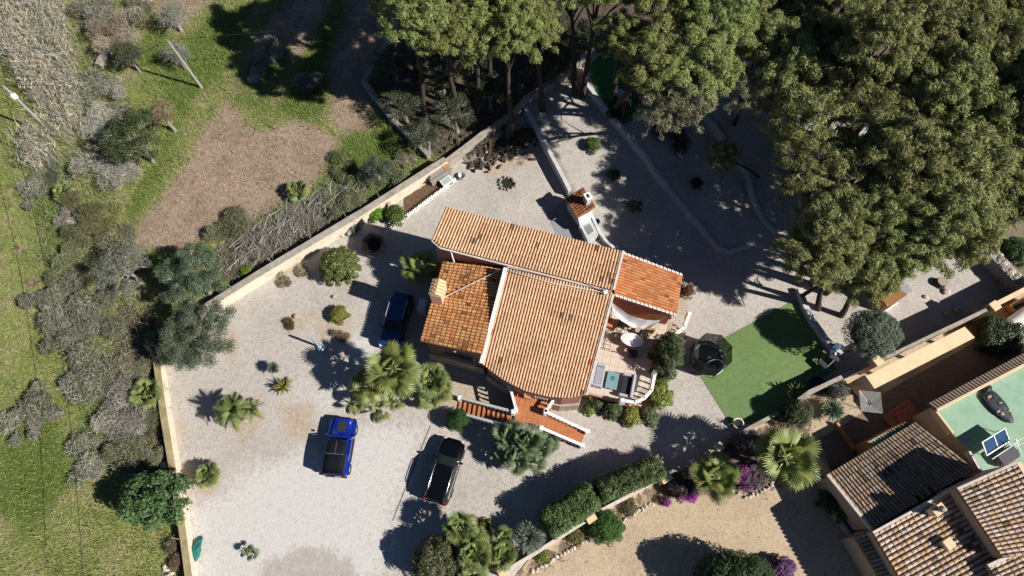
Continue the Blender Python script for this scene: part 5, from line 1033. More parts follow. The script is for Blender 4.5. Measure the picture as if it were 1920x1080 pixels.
bush("large round clipped tree in the house shadow edge near the boundary wall", 634, 494, 1.65, 1.6, 3.0, (.085, .115, .025), (.15, .09), 560, .34, 60, "round_tree", "tree", tip=((.20, .22, .06), .28), mat=LEAFG)
bush("small round yellow-green bush on the open gravel", 635, 589, .78, .76, 1.15, (.17, .175, .032), (.11, .07), 700, .26, 26, tip=((.26, .25, .05), .3))
bush("dark green globe bush at the foot of the left stair flight", 857, 786, .86, .82, 2.1, (.035, .075, .02), (.07, .05), 1100, .3, 30, tip=((.05, .11, .03), .3), lobevar=.06, hollow=.8)
bush("tall dense green bush over the right edge of the patio", 1254, 662, 1.2, 1.85, 5.6, (.055, .085, .03), (.13, .07), 520, .4, 34, rot=-.2, tip=((.14, .17, .08), .25), name="tall_bush")
bush("large grey-green olive ball right of the artificial lawn", 1641, 622, 2.0, 1.8, 3.0, (.125, .16, .105), (.16, .05), 560, .45, 70, z=2.7, name="olive_tree", cat="tree", tip=((.22, .25, .19), .3))
bush("bright green ball bush beside the cream pillar on the drive", 1138, 988, 1.3, 1.2, 2.0, (.055, .115, .02), (.10, .05), 700, .34, 36, tip=((.09, .17, .035), .3))
bush("broad brown-green bush at the bottom edge left of the palms", 822, 1052, 1.95, 1.75, 3.8, (.075, .085, .03), (.12, .07), 560, .36, 70, tip=((.20, .19, .11), .22), mat=LEAFG)
bush("huge dark green hedge bush at the bottom edge on the tan drive", 1385, 1085, 2.7, 1.7, 5.2, (.035, .06, .022), (.14, .08), 420, .5, 60, name="hedge_bush", tip=((.07, .11, .04), .3))
bush("purple flowering bougainvillea cut by the bottom edge", 1468, 1066, .95, .8, 1.5, (.10, .07, .09), (.12, .08), 520, .3, 24, name="bougainvillea", cat="shrub", tip=((.26, .10, .30), .45))
MAG = (.42, .03, .42)
def bougain(label, px, py, rx, ry, h, side, frac, base):
    p = GP(px, py, h * .5); t = thing("bougainvillea", label, "shrub", p); lo = dome_lobes(rx, ry, h / 2, int(rx * ry * 16), .32, int(px), h * .35); V, F, K = lobes_foliage(lo, 1500, .12, .075, base, lobevar=.2)
    c = V.reshape(-1, 4, 3).mean(1); s = (c[:, 0] * side[0] + c[:, 1] * side[1]) / rx + nr.normal(size=len(c)) * .35; m = np.repeat(s > frac, 4); K[m] = colvar(int(m.sum()), MAG, .35)
    link("foliage", np_mesh("foliage", V, F, LEAF, K), t); MB().blob((0, 0, h * .42), (rx * .75, ry * .75, h * .4), 5, 14, 7, .1).build("inner_twigs", TWIG, t)
bougain("round bougainvillea with magenta fringe left of the fan palm on the drive", 1284, 914, 1.35, 1.15, 1.7, (.35, -.9), .55, (.085, .07, .06))
bougain("bougainvillea with a vivid magenta streak beside the stone edging", 1408, 895, 1.3, 1.15, 1.0, (-.95, .25), .35, (.14, .115, .12))
bougain("small magenta sprig at the foot of the dark bougainvillea", 1248, 942, .45, .35, .6, (.2, -.5), .1, (.1, .07, .06))
bush("grey leafless shrub in front of the shaded garden wall", 1410, 832, 1.5, 1.1, 3.0, (.11, .10, .10), (.14, .05), 300, .35, 20, name="grey_shrub", cat="shrub", tip=(MAG, .05))
bush("mixed green shrub against the garden wall left of the spiky plant", 1498, 772, 1.25, 1.1, 2.8, (.07, .085, .035), (.12, .07), 430, .36, 26, name="wall_shrub", cat="shrub", tip=((.16, .15, .1), .2))
bush("grey-green flowering shrub on the garden wall above the clothes line", 1571, 729, 1.0, .8, 2.2, (.09, .10, .07), (.11, .06), 460, .3, 22, name="wall_shrub", cat="shrub", tip=((.25, .2, .24), .2))
# hedge segments
def hedge(label, a, b, wid, h, col, px_h=1.0, tip=((.13, .18, .05), .35)):
    A, Bq = GP(a[0], a[1], h * .7), GP(b[0], b[1], h * .7); d = Bq - A; L = d.length; m = (A + Bq) / 2; t = thing("clipped_hedge", label, "hedge", (m.x, m.y, min(A.z, Bq.z)), math.atan2(d.y, d.x)); lo = []
    for x in np.arange(-L / 2 + .3, L / 2 - .2, .36):
        for y in np.arange(-wid / 2 + .3, wid / 2 - .2, .36): lo.append(((x + rnd.uniform(-.1, .1), y + rnd.uniform(-.1, .1), h - .34 + rnd.uniform(-.14, .12)), rnd.uniform(.28, .42)))
        for s in (-1, 1):
            for z in (.35, .85, 1.3, 1.8, 2.3):
                if z < h - .3: lo.append(((x, s * (wid / 2 - .22) + rnd.uniform(-.08, .08), z), .34))
    for y in np.arange(-wid / 2 + .3, wid / 2 - .2, .4):
        for s in (-1, 1):
            for z in (.4, 1.0, 1.6, 2.3): lo.append(((s * (L / 2 - .22), y, min(z, h - .4)), .34))
    V, F, K = lobes_foliage(lo, 1300, .12, .07, col, lobevar=.22, tipcol=tip); V[:, 2] = np.maximum(V[:, 2], .02)
    link("foliage", np_mesh("foliage", V, F, LEAFG, K), t); MB().box((0, 0, h * .45), (L * .9, wid * .72, h * .82), 0, .12).build("inner_twigs", TWIG, t)
hedge("left block of the clipped green hedge along the garden wall", (1024, 985), (1114, 927), 1.9, 3.1, (.06, .095, .025)); hedge("right block of the clipped green hedge ending near the cream pillar", (1122, 921), (1240, 873), 1.55, 3.1, (.05, .085, .025)); hedge("dark clipped cypress hedge in the neighbour garden at the right edge", (1845, 616), (1912, 640), 2.6, 1.9, (.03, .05, .018), tip=((.12, .16, .04), .2))
# leafy shrubs round the patio
for i, (lab, a, b, r, h, c, lf) in enumerate((("dark glossy shrub below the patio wall, leftmost of the row", 1118, 752, .75, 1.1, (.05, .075, .03), (.2, .11)), ("dark glossy shrub below the patio wall next to the balustrade corner", 1150, 765, .85, 1.2, (.055, .08, .03), (.2, .11)), ("yellow-green spiky shrub at the lower patio corner", 1184, 780, .8, 1.1, (.15, .16, .03), (.26, .06)), ("bright lime shrub outside the curved balustrade", 1238, 742, 1.05, 1.4, (.15, .19, .03), (.2, .08)), ("lime shrub between patio bush and curved balustrade", 1240, 708, .8, 1.2, (.09, .13, .025), (.16, .07)), ("grey-green low shrub below the lime shrub", 1218, 778, .8, .9, (.10, .13, .06), (.18, .06)), ("tiny lime shrub left of the patio wall", 1104, 768, .4, .5, (.13, .18, .03), (.14, .07)),
    ("bright green vegetable shrub at the lower end of the kitchen garden", 705, 400, .75, .9, (.09, .19, .02), (.18, .1)), ("leafy green bush in the kitchen garden beside the soil bed", 741, 402, 1.0, 1.3, (.08, .12, .025), (.14, .08)), ("dark red-brown leafless bush in the shade by the picket fence", 700, 455, 1.0, 1.6, (.035, .025, .02), (.1, .04)),
    ("reddish shrub at the east wall of the low roof", 1291, 545, .55, .9, (.12, .06, .03), (.12, .07)), ("small leafy shrub on the first gravel terrace, farthest from the house", 1112, 270, .75, .9, (.06, .09, .025), (.15, .08)), ("dark little shrub in the middle of the first gravel terrace", 1151, 326, .5, .8, (.04, .055, .02), (.13, .07)), ("pale little shrub on the first gravel terrace near the barbecue", 1191, 384, .6, .8, (.10, .115, .05), (.14, .07)), ("dark small shrub on the second gravel terrace", 1307, 343, .45, .6, (.03, .04, .018), (.12, .07)), ("low dark shrub under the garden chest", 1150, 215, .6, .8, (.03, .05, .018), (.13, .07)),
    ("green shrub in the planted strip beside the neighbour's roof", 1556, 938, .85, 1.3, (.045, .075, .02), (.14, .08)), ("yellow-green shrub in the planted strip under the neighbour's roof edge", 1580, 958, .8, 1.3, (.11, .14, .03), (.14, .08)), ("low shrub in the flower bed next to the cream wall pillar", 1018, 1042, .5, .6, (.13, .14, .03), (.12, .06)), ("low yellowish ground shrub in the flower bed left of the green ball bush", 1078, 1005, .7, .6, (.12, .11, .035), (.12, .06)), ("low shrub in the flower bed between ball bush and stones", 1180, 952, .6, .5, (.11, .10, .05), (.12, .06)), ("green hedge growth beside the lane at the right edge", 1912, 470, 1.4, 1.6, (.05, .09, .025), (.14, .08)), ("lime tuft under the boundary wall near the olive trees, left of two", 416, 535, .5, .6, (.15, .20, .02), (.12, .07)), ("lime tuft under the boundary wall near the olive trees, right of two", 462, 508, .55, .6, (.12, .17, .02), (.12, .07)), ("sprawling shrub at the right end of the neighbour court", 1868, 650, .9, .8, (.07, .08, .03), (.12, .06)), ("red-green shrub left of the log pile's upper end", 985, 250, .7, .9, (.11, .055, .03), (.13, .07)), ("yellow fruited shrub among the bottom palms", 908, 988, .5, 1.3, (.04, .055, .02), (.12, .07)))):
    bush(lab, a, b, r, r * .9, h, c, lf, 330, .3, max(9, int(r * r * 24)), "leafy_shrub", "shrub", rot=i, core=.6, tip=(tuple(min(1, x * 1.9) for x in c), .25) if a != 908 else ((.65, .45, .02), .22), lobevar=.3, mat=LEAFG if lf[0] > .18 else LEAF)
# ---------------------------------------------------------------- trees with open crowns
def tree(name, label, base, top, r, col, leaf=(.16, .06), dens=300, nl=26, lr=.75, flat=.55, trunk=.18, mat=None, bark=None, tip=None, seed=1, group=None, cat="tree", proto={}, key=None, sc_=1.0, crown_z=None, rotz=None, limbs=True):
    """base: world point on the ground; top: world point of the crown's middle"""
    t = thing(name, label, cat, base, 0, group); off = Vector(top) - Vector(base); q = random.Random(seed)
    mb = MB(); mid = off * .5 + Vector((q.uniform(-.25, .25), q.uniform(-.25, .25), 0)); mb.tube([(0, 0, -.2), off * .15, mid, off * .85, off + Vector((0, 0, r * .15))], [trunk * 1.35, trunk * 1.1, trunk * .85, trunk * .6, trunk * .25], 9)
    if limbs:
        for k in range(9):
            a = k * 2.4 + q.uniform(-.4, .4); z0 = q.uniform(.62, .98); s = off * z0; e = off + Vector((math.cos(a) * r * q.uniform(.5, .85), math.sin(a) * r * q.uniform(.5, .85), q.uniform(-.2, .35) * r)); mb.tube([s, s.lerp(e, .5) + Vector((0, 0, .1 * r)), e], [trunk * .42, trunk * .28, trunk * .08], 5, False)
    mb.build("trunk", bark or BARK, t)
    if key not in proto:
        lo = []
        for i in range(nl):
            a = i * 2.39996 + q.uniform(-.5, .5); f = math.sqrt((i + .4) / nl) * q.uniform(.82, 1.06); z = flat * (math.sqrt(max(0, 1 - min(1, f) ** 2)) * q.uniform(.3, 1.1) - .25 * q.random()); s = max(.05, 1 - lr * .6 / r) 
            rr = lr * q.uniform(.6, 1.25); lo.append(((r * f * s * math.cos(a), r * f * s * math.sin(a), z * r), (rr, rr * q.uniform(.8, 1.2), rr * .72)))
        V, F, K = lobes_foliage(lo, dens, leaf[0], leaf[1], col, lobevar=.15, hollow=.12, tipcol=tip, up=.25)
        nT = nl * 7; i = nr.integers(0, nl, nT); c = np.array([l[0] for l in lo])[i]; rr = np.array([l[1] for l in lo])[i]; d = unit(nT)
        v2, f2, k2 = twigs(c * .72 + unit(nT) * .15, c + d * rr * .9, .035, colvar(nT, (.30, .27, .24) if bark is None else (.34, .32, .29), .3))
        V, F, K, M = merge([(V, F, K, 0), (v2, f2, k2, 1)]); proto[key] = np_mesh("crown_" + name, V, F, [mat or NEEDLE, DRY], K, midx=M)
    c = link("crown", proto[key], t, off); c.rotation_euler = (0, 0, q.uniform(0, 6.28) if rotz is None else rotz); c.scale = (sc_ * q.uniform(.92, 1.08), sc_ * q.uniform(.92, 1.08), sc_ * q.uniform(.95, 1.3))
    return t
PG = (.20, .235, .07); PG2 = (.195, .215, .065)
def pine(label, crown_px, ch, r, kind, base_px=None, seed=0, trunk=.2, group="pines"):
    top = G(crown_px[0], crown_px[1], ch); base = GP(*base_px) if base_px else Vector((top.x + rnd.uniform(-.5, .5), top.y + rnd.uniform(-.5, .5), 0))
    if not base_px: base.z = tz(base.x, base.y)
    key = ("pine", kind, seed % 3); R0 = 3.1
    tree("pine_tree", label, base, top, R0, (PG, PG2, (.19, .175, .12), PG2)[kind], (.29, .058), 1000 if kind == 0 else (900 if kind == 1 else 300 if kind == 2 else 430), 100 if kind == 0 else 110, .52, .95, trunk, NEEDLE, None, ((.30, .33, .12) if kind == 0 else (.35, .36, .16), .36), seed + 17 * kind, group, key=key, sc_=r / R0)
front = [((770, 20), 12.5, 3.3, None, "dim pine at the top edge, leftmost of the wood"), ((832, 62), 10.8, 3.0, None, "yellow-green pine second from the left at the top edge"), ((888, 62), 9.5, 3.2, None, "yellow-green pine above the log pile's left part"), ((920, 0), 11, 3.2, None, "yellow-green pine cut by the top edge above the log pile"), ((950, 60), 10.5, 3.1, (962, 262), "yellow-green pine whose trunk stands beside the log pile"), ((1000, 62), 10, 2.5, (1018, 207), "slender pine with trunk at the first terrace wall, left of the double trunk"), ((1068, -25), 10.5, 3.1, (1078, 178), "pine with tall dark trunk at the tip of the terrace, left of a pair"), ((1125, -15), 10.5, 2.8, (1092, 180), "pine with dark trunk at the tip of the terrace, right of a pair"), ((1165, 75), 9, 2.0, None, "small bright pine crown above the green court strip"), ((1250, 30), 10.5, 3.5, None, "bright pine at the top edge right of the double trunk"), ((1218, 125), 11, 2.7, (1150, 205), "pine leaning right from the green court strip"), ((1300, 130), 11.0, 3.1, (1266, 230), "bright pine whose dead lower branches hang over the second terrace"), ((1345, 45), 11, 3.0, None, "bright pine at the top edge, rightmost of the front group"), ((1185, 148), 6.0, .9, None, "small low pine branch tuft above the garden chest")]
for i, (c, h, r, b, lab) in enumerate(front): pine(lab, c, h, r, 0, b, i, .22, "bright pines of the front group")
ordn = ("first", "second", "third", "fourth", "fifth", "sixth", "seventh", "eighth")
rows = [[(1420, 25), (1500, 10), (1590, 15), (1680, 5), (1770, 20), (1860, 10), (1950, 20)], [(1440, 95), (1545, 85), (1640, 95), (1735, 85), (1825, 95), (1915, 90)], [(1480, 160), (1590, 165), (1690, 160), (1780, 170), (1875, 165), (1960, 175)], [(1530, 235), (1640, 240), (1740, 235), (1835, 240), (1930, 245)], [(1505, 320), (1590, 335), (1690, 310), (1785, 315), (1880, 310)], [(1560, 410), (1650, 395), (1735, 400), (1805, 385), (1900, 370)], [(1530, 485), (1620, 480), (1705, 460), (1775, 450)]]
k = 0
for ri, row in enumerate(rows):
    for ci, (a, b) in enumerate(row):
        hh = 11.8 - .95 * max(0, ri - 2) + (1.2 if ci == 0 and ri < 4 else 0) + rnd.uniform(-1.2, 1.2); k += 1
        a += rnd.uniform(-12, 12); b += rnd.uniform(-8, 8); rt_ = 50 / (50 - hh); bx_, by_ = 960 + (a - 960) / rt_, 1070 + (b - 1070) / rt_; bpx = None
        edge = float(np.interp(by_, [120, 200, 270, 330, 420, 500, 560], [1390, 1400, 1430, 1455, 1490, 1505, 1520]))
        if bx_ < edge: hh = min(hh, 9.0); rt_ = 50 / (50 - hh); bpx = (max(960 + (a - 960) / rt_, edge + rnd.uniform(0, 25)), 1070 + (b - 1070) / rt_)
        pine("pine of the dense wood, %s row from the top, %s from the left" % (ordn[ri], ordn[ci]), (a, b), hh, rnd.uniform(2.7, 3.5) * (1.0 if ri < 5 else .9), 3 if (ci < 2 and ri in (2, 3, 4)) else 1, bpx, k, .2, "pines of the dense wood")
pine("small pine branch crown hanging over the third terrace wall", (1352, 296), 5.5, 1.3, 1, (1425, 330), 2, .10, "pines of the dense wood"); pine("pine filling the gap beside the bright front group", (1285, 195), 9.5, 2.4, 2, (1275, 240), 3, .14, "bright pines of the front group"); pine("half dead grey pine over the upper terraces", (1240, 215), 9.0, 2.3, 2, (1255, 232), 5, .14, "bright pines of the front group"); pine("sparse pine at the edge of the wood above the third terrace wall", (1395, 180), 8, 2.4, 2, (1378, 232), 4, .14, "pines of the dense wood"); pine("pine with bare leaning trunk right of the lawn wall", (1628, 515), 6.5, 2.3, 1, (1577, 592), 1, .2, "pines of the dense wood"); pine("dark pine above the gravel left of the playhouse", (1560, 500), 6.0, 2.2, 1, (1500, 560), 5, .15, "pines of the dense wood")
# pines standing just outside the frame, whose shadows fall on the brown field
for i, (a_, b_, hh) in enumerate(((740, -75, 13), (800, -85, 12), (870, -95, 12), (945, -110, 12), (1020, -120, 12))):
    q_ = G(a_, b_, hh); tree("pine_tree", "pine beyond the top edge of the view, %s from the left" % ordn[i], Vector((q_.x, q_.y, tz(q_.x, q_.y))), q_, 3.1, PG, key=("pine", 0, i % 3), seed=40 + i, group="pines beyond the top edge", trunk=.2, sc_=1.15)
# low thorn thicket that fills the band between the meadow and the left wall
BAND = [[(95, 300), (170, 240), (235, 260), (215, 350), (235, 440), (290, 480), (300, 600), (300, 690), (312, 800), (305, 880), (235, 890), (190, 830), (150, 730), (105, 620), (85, 500), (80, 380)], [(135, 60), (200, 0), (255, 30), (215, 110), (240, 160), (200, 250), (150, 230)]]
P = np.stack([nr.uniform(-46, -20, 60000), nr.uniform(3, 50, 60000)], 1); P = P[nr.random(len(P)) < pmask(P, BAND, .8)]; n = len(P); hN = .5 + .5 * np.sin(P[:, 0] * 1.1 + 2 * np.sin(P[:, 1] * .7)) * np.sin(P[:, 1] * 1.3 + P[:, 0] * .4); kind_ = np.sin(P[:, 0] * .8 + 1.3 * np.sin(P[:, 1] * .9)) + nr.normal(size=n) * .3
zt_ = (.15 + .85 * hN) * nr.random(n) ** .5; C3 = np.c_[P, zt_]; isl = nr.random(n) < .62; cA = np.where((kind_ > .2)[:, None], colvar(n, (.115, .155, .05), .35), colvar(n, (.15, .165, .07), .35)); nl_ = int(isl.sum()); d3 = unit(n) * nr.uniform(.1, .28, (n, 1))
p1 = leaves(C3[isl], unit(nl_) + np.array([0, 0, .5]), nr.uniform(.1, .22, nl_), .075, cA[isl]); p2 = twigs((C3 - d3)[~isl], (C3 + d3)[~isl], .03, colvar(n - nl_, (.34, .31, .26), .35), .2)
V, F, K, M = merge([(*p1, 0), (*p2, 1)]); V[:, 2] = np.maximum(V[:, 2], .01); tag(link("thorn_thicket", np_mesh("thorn_thicket", V, F, [LEAF, DRY], K, midx=M)), "low tangled thorn thicket between meadow and left wall", "thicket", None, "stuff")
# olive-like and other trees of the left scrub
def olive(label, px, py, r, h, col, leaf, seed, tip, name="olive_tree", dens=1250, lr=.55, flat=.6, key=None):
    top = G(px, py, h); base = Vector((top.x + .2, top.y - .2, 0)); tree(name, label, base, top, r, col, leaf, dens, int(14 + r * r * 6), lr, flat, .16, LEAF, PALEBARK, tip, seed, key=key or (name, px), rotz=0 if key is None else None)
olive("large dark olive tree at the corner of the boundary wall, upper of two", 362, 520, 2.9, 3.0, (.085, .12, .065), (.15, .05), 3, ((.17, .2, .14), .25)); olive("large dark olive tree overhanging the gravel, lower of two", 372, 632, 2.9, 2.8, (.09, .125, .068), (.15, .05), 4, ((.18, .21, .15), .25)); olive("silvery olive tree left of the two large olives", 232, 505, 2.4, 2.8, (.15, .16, .12), (.15, .045), 5, ((.28, .28, .24), .35), dens=420); olive("small pale olive tree wedged left of the lower olive", 312, 645, 1.4, 1.6, (.13, .16, .10), (.14, .05), 6, ((.22, .25, .18), .3))
olive("broad-leaved fig tree growing over the left boundary wall", 300, 938, 2.35, 2.6, (.075, .125, .04), (.24, .16), 7, ((.12, .2, .09), .3), "fig_tree", 330); olive("dark green tree beside the brown field", 252, 262, 2.6, 3.0, (.06, .085, .03), (.16, .08), 8, ((.09, .12, .04), .25), "dark_tree", 420); olive("half dead tree with orange leaves beside the brown field", 305, 215, 1.6, 2.0, (.14, .13, .05), (.13, .06), 9, ((.38, .17, .06), .35), "half_dead_tree", 170); olive("dark shrub tree beside the tiny stone wall at the top left", 242, 106, 1.5, 1.6, (.065, .085, .04), (.14, .06), 10, ((.13, .15, .08), .25), "dark_tree", 420)
olive("dark olive shrub tree between green grass and the boundary wall", 705, 322, 1.35, 1.5, (.07, .095, .065), (.14, .05), 11, ((.14, .17, .12), .25), "olive_tree", 520); olive("silver-leaved shrub tree at the top of the green strip", 325, 35, 1.7, 1.4, (.19, .21, .15), (.15, .045), 12, ((.32, .33, .27), .35), "silver_tree", 260); olive("silver-leaved shrub tree beside the leaning wooden pole", 333, 105, 1.5, 1.4, (.20, .21, .16), (.15, .045), 13, ((.33, .33, .28), .35), "silver_tree", 260)
# trees in the deep shade left of the pines
for i, (a, b, r) in enumerate(((735, 120, 1.9), (755, 200, 1.9), (790, 80, 2.4), (795, 255, 1.7), (825, 150, 2.4), (850, 215, 2.2), (890, 110, 2.4), (915, 175, 2.3), (985, 60, 2.4), (1015, 130, 2.0), (1040, 30, 2.6), (1060, 90, 2.2), (1120, 60, 2.2))): olive("dark undergrowth tree in the pine shade, number %s from the left" % ("one two three four five six seven eight nine ten eleven twelve thirteen".split())[i], a, b, r, 2.2, (.05, .07, .03), (.15, .06), 20 + i, ((.09, .11, .05), .25), "undergrowth_tree", 300, key=("undergrowth", i % 3))
# ---------------------------------------------------------------- dry scrub
def scrub(label, px, py, r, h, col, leafcol=None, n=900, seed=0, name="dry_shrub", lean=(0, 0), w=.028):
    p = GP(px, py, h * .4); t = thing(name, label, "shrub", p); n = int(n * r * 1.25); q = random.Random(seed * 3 + py); nh = 4 + int(r * 2.2)
    hc = np.array([(q.gauss(0, .48) * r, q.gauss(0, .48) * r, q.uniform(.45, 1.0) * h, q.uniform(.3, .6) * r, q.uniform(.7, 1.3)) for _ in range(nh)]); i = nr.integers(0, nh, n); u = unit(n); u[:, 2] = np.abs(u[:, 2]); rad = hc[i, 3] * nr.random(n) ** .45
    c = np.stack([hc[i, 0] + u[:, 0] * rad, hc[i, 1] + u[:, 1] * rad, hc[i, 2] * .45 + u[:, 2] * rad * .8], 1)
    d = u * .35 + unit(n) + np.array([lean[0], lean[1], .15]); d /= np.linalg.norm(d, axis=1)[:, None]; L = nr.uniform(.15, .6, n)[:, None]
    parts = [(*twigs(c - d * L * .5, c + d * L * .5, w, colvar(n, col, .4) * hc[i, 4][:, None], .2), 0)]; nb = 26
    a = nr.uniform(0, 6.283, nb); e = np.stack([np.cos(a) * r * .7, np.sin(a) * r * .7, np.full(nb, h * .7) * nr.uniform(.5, 1.1, nb)], 1); parts.append((*twigs(np.zeros((nb, 3)), e, .06, colvar(nb, tuple(x * .8 for x in col), .3)), 0))
    if leafcol is not None:
        m = int(n * 2.2); i = nr.integers(0, nh, m); u = unit(m); u[:, 2] = np.abs(u[:, 2]); rad = hc[i, 3] * nr.random(m) ** .4; c = np.stack([hc[i, 0] + u[:, 0] * rad, hc[i, 1] + u[:, 1] * rad, hc[i, 2] * .42 + u[:, 2] * rad * .75], 1); parts.append((*leaves(c, unit(m) + np.array([0, 0, .6]), nr.uniform(.08, .18, m), .06, colvar(m, leafcol, .3)), 1))
    V, F, K, M = merge(parts); V[:, 2] = np.maximum(V[:, 2], .015); link("branches", np_mesh("branches", V, F, [DRY, LEAF], K, midx=M), t)
GR = (.36, .335, .28); TN = (.36, .30, .22); OL = (.14, .17, .07)
for lab, a, b, r, h, c, lc in (("grey dry shrub right of the reeds at the top edge", 178, 30, 2.0, 1.8, GR, (.16, .17, .11)), ("tan twiggy shrub above the tiny stone wall", 222, 62, 1.9, 1.9, TN, None), ("grey shrub right below the reeds beside the yellow-green bush", 172, 160, 1.5, 1.4, GR, OL), ("yellow-green bush at the right edge of the reeds", 163, 140, .8, 1.0, (.14, .14, .05), (.17, .17, .03)), ("grey twig shrub below the tiny stone wall", 195, 165, 1.3, 1.3, GR, None), ("grey-green scrub bush below the reeds", 140, 195, 1.4, 1.3, GR, OL), ("large bare grey thorn bush left of the dark green tree", 195, 262, 1.9, 1.6, GR, None), ("large bare grey thorn bush beside the brown field corner", 212, 330, 1.9, 1.6, GR, None), ("grey thorn bush below the second reed clump", 165, 300, 1.5, 1.4, GR, OL), ("dark green low bush left of the small yellow palm", 95, 333, 1.1, 1.0, (.15, .15, .10), (.08, .11, .05)), ("olive-coloured scrub bush below the small yellow palm", 160, 405, 1.5, 1.2, (.18, .17, .10), (.13, .14, .05)), ("yellowish scrub bush at the lower left of the brown field", 195, 440, 1.5, 1.2, (.20, .18, .10), (.16, .16, .05)), ("grey scrub bush between green grass and brown field", 130, 400, 1.0, .9, GR, None), ("wide grey-green scrub bush left of the silvery olive", 125, 545, 1.8, 1.3, GR, OL), ("grey thorn bush left of the two large olives", 180, 600, 1.9, 1.3, GR, OL), ("grey thorn bush over the white rubbish", 150, 625, 1.5, 1.2, GR, OL), ("bare thorn bush in the middle of the left thicket", 185, 690, 1.8, 1.2, GR, OL), ("bare thorn bush left of the low green palm", 215, 755, 1.7, 1.2, GR, None), ("bare thorn bush below the low green palm", 235, 800, 1.6, 1.2, GR, None), ("olive-grey thorn bush above the fig tree", 230, 855, 1.6, 1.2, (.26, .24, .18), OL), ("grey thorn patch at the left edge in the meadow, right one", 65, 780, 1.3, .8, GR, OL), ("grey thorn patch at the left edge in the meadow, left one", 18, 795, 1.2, .8, GR, OL), ("brown thorn growth along the left boundary wall near the bottom edge", 335, 1040, .9, .9, (.22, .17, .11), None), ("silvery shrub in the pine shade on the dark field, upper one", 500, 100, 1.3, 1.1, GR, (.14, .16, .12)), ("silvery shrub in the pine shade on the dark field, lower one", 570, 160, 1.3, 1.1, GR, (.14, .16, .12)), ("silvery shrub in the pine shade left of the upper one", 480, 140, .9, .9, GR, None), ("straw-coloured scrub below the field wall corner", 760, 300, 1.0, .9, TN, OL), ("dead hanging pine branches over the second terrace", 1205, 175, 1.3, 2.6, (.25, .23, .24), None), ("dead drooping pine branches above the terrace wall end", 1270, 250, 1.3, 1.2, (.13, .10, .09), None), ("olive thorn thicket left of the silvery olive near the power line", 110, 600, 1.6, 1.1, GR, OL), ("olive thorn thicket in the middle left band beside the meadow", 140, 715, 1.5, 1.1, GR, OL), ("olive-green thicket close to the left wall above the low palm", 262, 690, 1.3, 1.1, (.3, .28, .2), OL), ("brown thorn strip against the left boundary wall above the fig", 275, 830, 1.3, 1.0, (.26, .22, .16), OL), ("yellow-green scrub just below the brown field corner", 205, 400, 1.3, 1.0, (.22, .2, .1), (.18, .19, .05)), ("green-grey scrub directly above the silvery olive", 225, 455, 1.4, 1.1, (.24, .22, .15), OL), ("dull green scrub patch beside the power line, upper one", 120, 480, 1.4, 1.0, (.2, .2, .12), (.14, .16, .06)), ("grey bramble patch right of the power line in the lower meadow", 165, 840, 1.2, .7, GR, OL), ("pale bramble patch in the lower meadow beside the fig shadow", 170, 880, 1.0, .5, GR, None), ("grey scrub band under the second reed clump", 60, 350, 1.2, .8, GR, OL), ("grey scrub between the reeds and the green strip", 215, 215, 1.2, 1.0, GR, OL), ("tan bramble beside the dry stone wall stub", 250, 25, 1.3, 1.1, TN, OL), ("olive scrub against the brush heap's left end", 430, 440, 1.4, .9, (.28, .26, .18), OL), ("olive scrub at the right end of the brush heap", 660, 365, 1.5, 1.0, (.28, .26, .18), (.12, .15, .06)), ("dark weeds below the olive shrub tree by the wall", 740, 335, 1.2, .8, (.2, .2, .12), (.1, .14, .05)), ("low weeds at the foot of the field wall", 640, 320, 1.2, .5, (.2, .22, .1), (.13, .18, .05)), ("small dry brown shrub beside the squared stone on the gravel", 541, 604, .5, .6, (.15, .12, .06), (.12, .11, .04)), ("dry tan shrub below the small round yellow-green bush", 638, 626, .5, .5, (.30, .23, .15), None), ("straw tuft along the boundary wall foot, upper one", 565, 500, .7, .35, TN, (.15, .13, .06)), ("straw tuft along the boundary wall foot, lower one", 528, 523, .6, .35, TN, (.15, .13, .06))):
    big = 1.0 if r < .75 or h > 2.2 else 1.0; scrub(lab, a, b, r * (1.18 if r > 1.1 else 1), h * (1.55 if r > 1.1 and h < 2.2 else 1), c, lc, 1700 if lc is None else 1000, a)
# long fallen branches in front of the boundary wall
bp = thing("brush_pile", "broad heap of dead grey branches between brown field and boundary wall", "branches", GP(545, 425)); n = 620; f = nr.random(n)
c = np.stack([nr.normal(0, 3.2, n), nr.normal(0, .9, n), nr.uniform(.05, .8, n)], 1); ra = RAD(36); c = np.stack([c[:, 0] * math.cos(ra) - c[:, 1] * math.sin(ra), c[:, 0] * math.sin(ra) + c[:, 1] * math.cos(ra), c[:, 2]], 1)
d = np.stack([nr.normal(0, .55, n), np.ones(n) * .9, nr.normal(0, .18, n)], 1); L = nr.uniform(.5, 2.0, n)[:, None]; V, F, K = twigs(c - d * L / 2, c + d * L / 2, .045, colvar(n, (.34, .31, .28), .35), .08); n2 = 5200
c2 = np.stack([nr.normal(0, 3.4, n2), nr.normal(0, .95, n2), nr.uniform(.03, .6, n2)], 1); c2 = np.stack([c2[:, 0] * math.cos(ra) - c2[:, 1] * math.sin(ra), c2[:, 0] * math.sin(ra) + c2[:, 1] * math.cos(ra), c2[:, 2]], 1); d2 = unit(n2) * nr.uniform(.15, .4, (n2, 1)); v2, f2, k2 = twigs(c2 - d2, c2 + d2, .025, colvar(n2, (.26, .25, .19), .35))
V, F, K, M = merge([(V, F, K, 0), (v2, f2, k2, 0)]); V[:, 2] = np.maximum(V[:, 2], .02); link("branches", np_mesh("branches", V, F, [DRY], K), bp)
